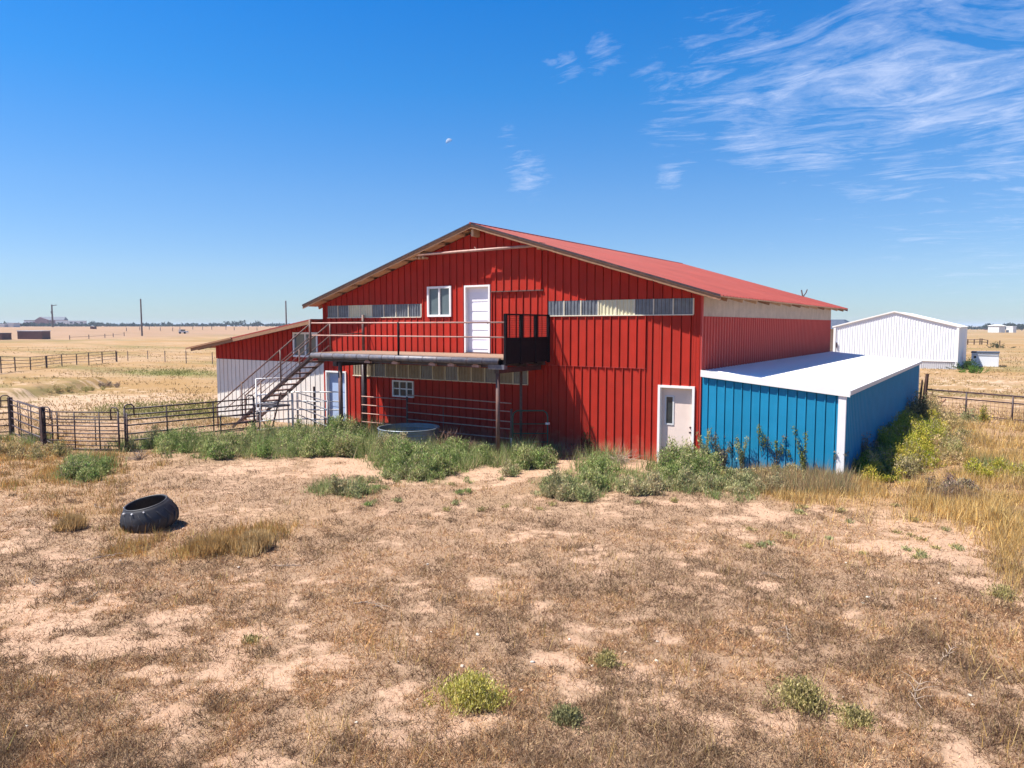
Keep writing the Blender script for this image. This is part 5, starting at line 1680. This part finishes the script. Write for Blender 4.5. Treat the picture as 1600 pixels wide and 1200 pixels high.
# tall stalks in front of the blue shed
tall = []
for k in range(15):
    px_ = 1102 + k * 14.8 + rr.uniform(-5, 5)
    p = gp(px_, 732 + k * 1.2 + rr.uniform(-4, 4)); f_ = project(*p)[2]
    h = rr.uniform(40, 82) / F_PX * f_
    cols = rr.choice([SAGE, [(.22, .2, .14), (.3, .26, .2), (.16, .17, .1)], [(.28, .3, .06), (.18, .2, .06)]])
    ORD = ['first', 'second', 'third', 'fourth', 'fifth', 'sixth', 'seventh', 'eighth', 'ninth', 'tenth', 'eleventh', 'twelfth', 'thirteenth', 'fourteenth', 'last']
    t_ = thing('tall_weed', ORD[k] + ' tall thin seedy weed, counted rightwards along the blue shed front', 'weed', p, 'tall weeds along the blue shed front')
    n_ = 620
    u = RNG.random(n_) ** .7
    br2 = RNG.integers(0, 5, n_); ba = RNG.uniform(0, 6.28, 5)
    off_ = np.clip(u - .3, 0, 1) * .30 * h
    P_ = np.stack([np.cos(ba[br2]) * off_ + RNG.normal(size=n_) * .03, np.sin(ba[br2]) * off_ + RNG.normal(size=n_) * .03, u * h * (0.8 + .2 * (br2 / 4))], 1)
    L = RNG.uniform(.03, .07, n_)
    o1 = bpy.data.objects.new('leaves', blade_mesh('leaves', P_, rand_dir(n_, .6, .9), L, L * .5, palette(n_, cols))); col.objects.link(o1); o1.parent = t_
    dv = np.array([[np.cos(b_) * .25 * h, np.sin(b_) * .25 * h, h * .95] for b_ in ba]); L2 = np.linalg.norm(dv, axis=1)
    o2 = bpy.data.objects.new('stems', blade_mesh('stems', np.zeros((5, 3)) - [0, 0, .02], dv / L2[:, None], L2, np.full(5, .022), palette(5, [(.30, .22, .14)]))); col.objects.link(o2); o2.parent = t_
# brownish seedy grass band at the shed foot
x, y, z = scatter(16000, 728, 772, 1180, 1330)
stuff('seedy_grass', tufts('seedy_grass', x[:800], y[:800], z[:800], 13, .2, .55, [(.46, .29, .17), (.55, .38, .22), (.36, .28, .16), (.42, .42, .2)], .1))


# tumbleweeds and bleached twigs
def tangle(name, label, px_, py_, r_, n_, mt, cat, flat=.7, thick=.006, group=None):
    p = gp(px_, py_)
    m = MB()
    for _ in range(n_):
        a = random.uniform(0, 2 * math.pi); e = random.uniform(0.05, 1.3)
        d = Vector((math.cos(a) * math.cos(e), math.sin(a) * math.cos(e), math.sin(e) * flat))
        q0 = Vector(p) + Vector((random.gauss(0, r_ * .15), random.gauss(0, r_ * .15), 0))
        q1 = q0 + d * r_ * .55 + Vector((random.gauss(0, .1), random.gauss(0, .1), random.gauss(0, .06))) * r_
        q2 = q1 + (d + Vector((random.gauss(0, .5), random.gauss(0, .5), random.gauss(0, .4)))).normalized() * r_ * .5
        if q2.z < p[2] + .01: q2.z = p[2] + .01
        if q1.z < p[2] + .01: q1.z = p[2] + .01
        m.tube([q0, q1, q2], thick, 3, False, r2=thick * .4)
    return tag(m.build(name, M[mt], None), label, cat, group)


tangle('tumbleweed', 'brown tangled tumbleweed beside the stock tank', 702, 703, .75, 170, 'brownweed', 'tumbleweed', 1.0, .009)
tangle('tumbleweed', 'smaller brown tumbleweed heap right of the stock tank', 735, 708, .5, 90, 'brownweed', 'tumbleweed', .8, .008)
tangle('tumbleweed', 'pale dead weed heap at the foot of the lit red wall', 965, 722, .75, 110, 'twig', 'tumbleweed', .45, .007)
tangle('tumbleweed', 'brown dead weeds in the shade behind the green gate', 885, 712, .6, 100, 'brownweed', 'tumbleweed', .5, .007)
tangle('tumbleweed', 'pale dead weeds below the white gate', 455, 708, .6, 80, 'twig', 'tumbleweed', .6, .007)
tangle('tumbleweed', 'pale dry weed heap at the lower end of the long dark corral panel', 215, 718, .5, 60, 'twig', 'tumbleweed', .6, .007)


def twig(label, px_, py_, size, seed):
    r3 = random.Random(seed); p = gp(px_, py_)
    m = MB(); a0 = r3.uniform(0, 6.28)
    root_ = Vector(p) + Vector((0, 0, .02))
    pts = [root_]; d = Vector((math.cos(a0), math.sin(a0), .04)); size *= .85
    for i in range(4):
        pts.append(pts[-1] + d * size / 4); d = (d + Vector((r3.gauss(0, .4), r3.gauss(0, .4), r3.gauss(0, .04)))).normalized()
        if pts[-1].z < p[2] + .01: pts[-1].z = p[2] + .01
    m.tube(pts, .008, 4, True, r2=.003)
    for i in (1, 2, 3):
        for s in (-1, 1):
            dd_ = Vector((d.y * s, -d.x * s, .12)) * .6 + d * r3.uniform(.4, 1)
            e = pts[i] + dd_.normalized() * size * r3.uniform(.2, .4)
            m.tube([pts[i], (pts[i] + e) / 2 + Vector((0, 0, .02)), e], .006, 3, False, r2=.002)
    return tag(m.build('dry_branch', M['twig'], None), label, 'branch')


twig('bleached forked twig on the dry weeds right of the left foreground', 552, 945, .75, 1)
twig('bleached twig near the left edge of the foreground', 45, 905, .6, 2)
twig('pale crooked twig left of centre in the lower left weeds', 112, 945, .6, 3)
twig('pale branched twig below and left of the tyre', 125, 880, .8, 4)
twig('bleached twig right of the golden grass by the tyre', 470, 885, .5, 5)
twig('pale curved branch in the right foreground weeds', 1228, 978, .7, 6)
twig('thin pale branch in the lower right foreground', 1440, 1110, .8, 7)
twig('pale twig low at the right of the foreground', 1470, 1035, .55, 8)
twig('short bleached twig lying below the bare sand patch', 1225, 905, .45, 9)
twig('light twig left of the small olive tuft', 165, 795, .7, 10)

# pale stones
sm = MB()
u_, v_ = 7, 4
sv = []; sf = []
for j in range(v_ + 1):
    ph = math.pi * j / v_ - math.pi / 2
    for i in range(u_):
        th = 2 * math.pi * i / u_
        k_ = 1 + .18 * math.sin(3 * th + j)
        sv.append((math.cos(ph) * math.cos(th) * k_, math.cos(ph) * math.sin(th) * .75 * k_, math.sin(ph) * .5))
for j in range(v_):
    for i in range(u_): sf.append((j * u_ + i, j * u_ + (i + 1) % u_, (j + 1) * u_ + (i + 1) % u_, (j + 1) * u_ + i))
sme = bpy.data.meshes.new('stone'); sme.from_pydata(sv, [], sf); sme.materials.append(M['stone']); sme.polygons.foreach_set('use_smooth', [True] * len(sf))
SP = [(668, 882, 5), (674, 988, 4), (746, 992, 8), (722, 1042, 8), (832, 1035, 7), (814, 1079, 7), (890, 1000, 5), (957, 1002, 3), (978, 1019, 5), (926, 1041, 6), (1026, 1033, 6), (1027, 1003, 5), (1015, 1031, 3), (652, 1093, 4), (651, 1001, 3), (622, 1034, 4),
      (373, 887, 5), (188, 876, 4), (190, 1115, 4), (42, 1135, 6), (68, 1120, 4), (1356, 934, 7), (1348, 943, 5), (1467, 912, 4), (1340, 915, 3), (1462, 936, 4), (1410, 998, 4), (1318, 1090, 5), (1516, 1087, 7), (1520, 1103, 7), (1178, 1010, 5), (1322, 880, 4), (1085, 1048, 5), (557, 1130, 6), (310, 908, 4), (895, 950, 3), (1525, 942, 4)]
LM = [('yellow-green shrub', 737, 1085), ('dull olive shrub', 1252, 1090), ('black tyre', 238, 815), ('small olive tuft', 948, 1030), ('right bare patch', 1450, 860), ('lower right corner', 1590, 1130), ('lower left corner', 10, 1130), ('forked twig', 552, 945), ('green-yellow tuft', 393, 1003)]


def stone_label(px_, py_, s_):
    nm, lx, ly = min(LM, key=lambda q: math.hypot(q[1] - px_, q[2] - py_))
    dx, dy = px_ - lx, py_ - ly
    v_ = 'above' if dy < -25 else 'below' if dy > 25 else ''
    h_ = 'left' if dx < -25 else 'right' if dx > 25 else ''
    dd_ = math.hypot(dx, dy); far_ = 'just' if dd_ < 60 else 'a little' if dd_ < 130 else 'well'
    pos = (v_ + (' and ' if v_ and h_ else '') + h_) or 'beside'
    return ('larger' if s_ >= 7 else 'small' if s_ >= 5 else 'tiny' if s_ == 4 else 'speck-sized') + ' pale stone ' + far_ + ' ' + pos + ' of the ' + nm


for i, (px_, py_, s_) in enumerate(SP):
    p = gp(px_, py_); f_ = project(*p)[2]; r_ = s_ / F_PX * f_ * .62
    o_ = bpy.data.objects.new('stone', sme); col.objects.link(o_)
    o_.location = (p[0], p[1], p[2] + r_ * .2); o_.scale = (r_, r_ * random.uniform(.8, 1.1), r_ * random.uniform(.7, 1.1)); o_.rotation_euler = (0, 0, random.uniform(0, 6))
    tag(o_, stone_label(px_, py_, s_) if i not in (22, 29) else ('larger pale stone nearest the lower right corner' if i == 29 else 'tiny pale stone above the paler twig ends'), 'stone', 'pale stones scattered in the foreground')


# ------------------------------------------------------------------ far trees
def far_trees(name, spots, cols):
    V = []; Cc = []
    for px_, yb_, wpx, hpx in spots:
        az = ray(px_, yb_); d_ = 900.0
        hd = np.array([az[0], az[1]]) / math.hypot(az[0], az[1])
        x_, y_ = CAM[0] + hd[0] * d_, CAM[1] + hd[1] * d_
        z_ = terr(x_, y_)
        s = d_ / F_PX
        n_ = 40
        P_ = RNG.normal(size=(n_, 3)) * [.30, .30, .24] * [wpx * s, wpx * s, hpx * s] + [x_, y_, z_ + hpx * s * .5]
        P_[:, 2] = np.maximum(P_[:, 2], z_)
        V.append(P_); Cc.append(palette(n_, cols, .2))
    P_ = np.concatenate(V); cc = np.concatenate(Cc); n_ = len(P_)
    L = RNG.uniform(1.2, 3.0, n_)
    return blade_mesh(name, P_, rand_dir(n_, .2, 1), L, L * .9, cc)


TREE = [(.045, .065, .045), (.06, .08, .05), (.035, .05, .04)]
spots = [(x_ + RNG.uniform(-2, 2), 508, RNG.uniform(3, 9), RNG.uniform(1.0, 4.5) * (1.8 if 355 < x_ < 415 or 145 < x_ < 175 else 1.0)) for x_ in np.arange(-60, 480, 4.2)]
spots += [(x_ + RNG.uniform(-2, 2), 508, RNG.uniform(5, 10), RNG.uniform(2.5, 5.0) + (2.5 if x_ > 1535 else 0)) for x_ in np.arange(1500, 1720, 5.0)]
stuff('distant_trees', far_trees('distant_trees', spots, TREE))
for px_, h_, lb in ((1547, 9, 'round dark tree left of the white barn on the right horizon'), (1579, 9.5, 'tall dark tree right of the white barn on the right horizon'), (1597, 8, 'dark tree at the right edge of the horizon'), (42, 5, 'small dark tree at the left end of the far farm')):
    d_ = 760.0; az = ray(px_, 508); hd = np.array([az[0], az[1]]) / math.hypot(az[0], az[1])
    x_, y_ = CAM[0] + hd[0] * d_, CAM[1] + hd[1] * d_; z_ = terr(x_, y_)
    t_ = thing('broadleaf_tree', lb, 'tree', (x_, y_, z_))
    s = d_ / F_PX; n_ = 260
    a = RNG.normal(size=(n_, 3)); a /= np.linalg.norm(a, axis=1, keepdims=True); a *= RNG.random((n_, 1)) ** .4
    P_ = a * [h_ * s * .75, h_ * s * .75, h_ * s * .42] + [0, 0, h_ * s * .55]
    L = RNG.uniform(.8, 1.8, n_)
    o1 = bpy.data.objects.new('crown', blade_mesh('crown', P_, rand_dir(n_, .2, 1), L, L * .8, palette(n_, TREE, .25))); col.objects.link(o1); o1.parent = t_
    m = MB(); m.tube([(x_, y_, z_ - .5), (x_, y_, z_ + h_ * s * .5)], .35, 5, r2=.2); m.build('trunk', M['pole'], t_)

# ------------------------------------------------------------------ daytime moon
d = cam_dir(702, 222)
mo = MB(); R_ = 6500.0; mc = CAM + d * R_; mr_ = 5.2 / F_PX * R_
mo.lathe([(max(.01, mr_ * math.sin(a)), -mr_ * math.cos(a)) for a in np.linspace(0, math.pi, 17)], mc, 32)
mo.f = [q for q in mo.f if Vector(np.mean([mo.v[i] for i in q], 0) - mc).normalized().dot(SUN_TO) > .12]  # phase shade put into the shape: faces turned from the sun left out
mm_ = mat('moon_rock', (0.55, 0.60, 0.66), 0.9, var=.15, scale=.02, bump=0)
t = NT(mm_.node_tree); b_ = mm_.node_tree.nodes['Principled BSDF']; b_.inputs['Alpha'].default_value = 0.33
moon = mo.build('moon', mm_, None, True); moon['kind'] = 'structure'

# ------------------------------------------------------------------ summer haze
m = MB(); m.box(-7400, 4200, -900, 7400, -2.5, 17.0)
hz_m = bpy.data.materials.new('pale_summer_haze'); hz_m.use_nodes = True
t = NT(hz_m.node_tree)
for n_ in list(hz_m.node_tree.nodes): hz_m.node_tree.nodes.remove(n_)
pv = t.n('ShaderNodeVolumePrincipled'); pv.inputs['Color'].default_value = (0.72, 0.84, 1.0, 1); pv.inputs['Density'].default_value = 0.00022
out = t.n('ShaderNodeOutputMaterial'); t.l(pv.outputs[0], out.inputs['Volume'])
hz = m.build('haze', hz_m, None); hz['kind'] = 'stuff'
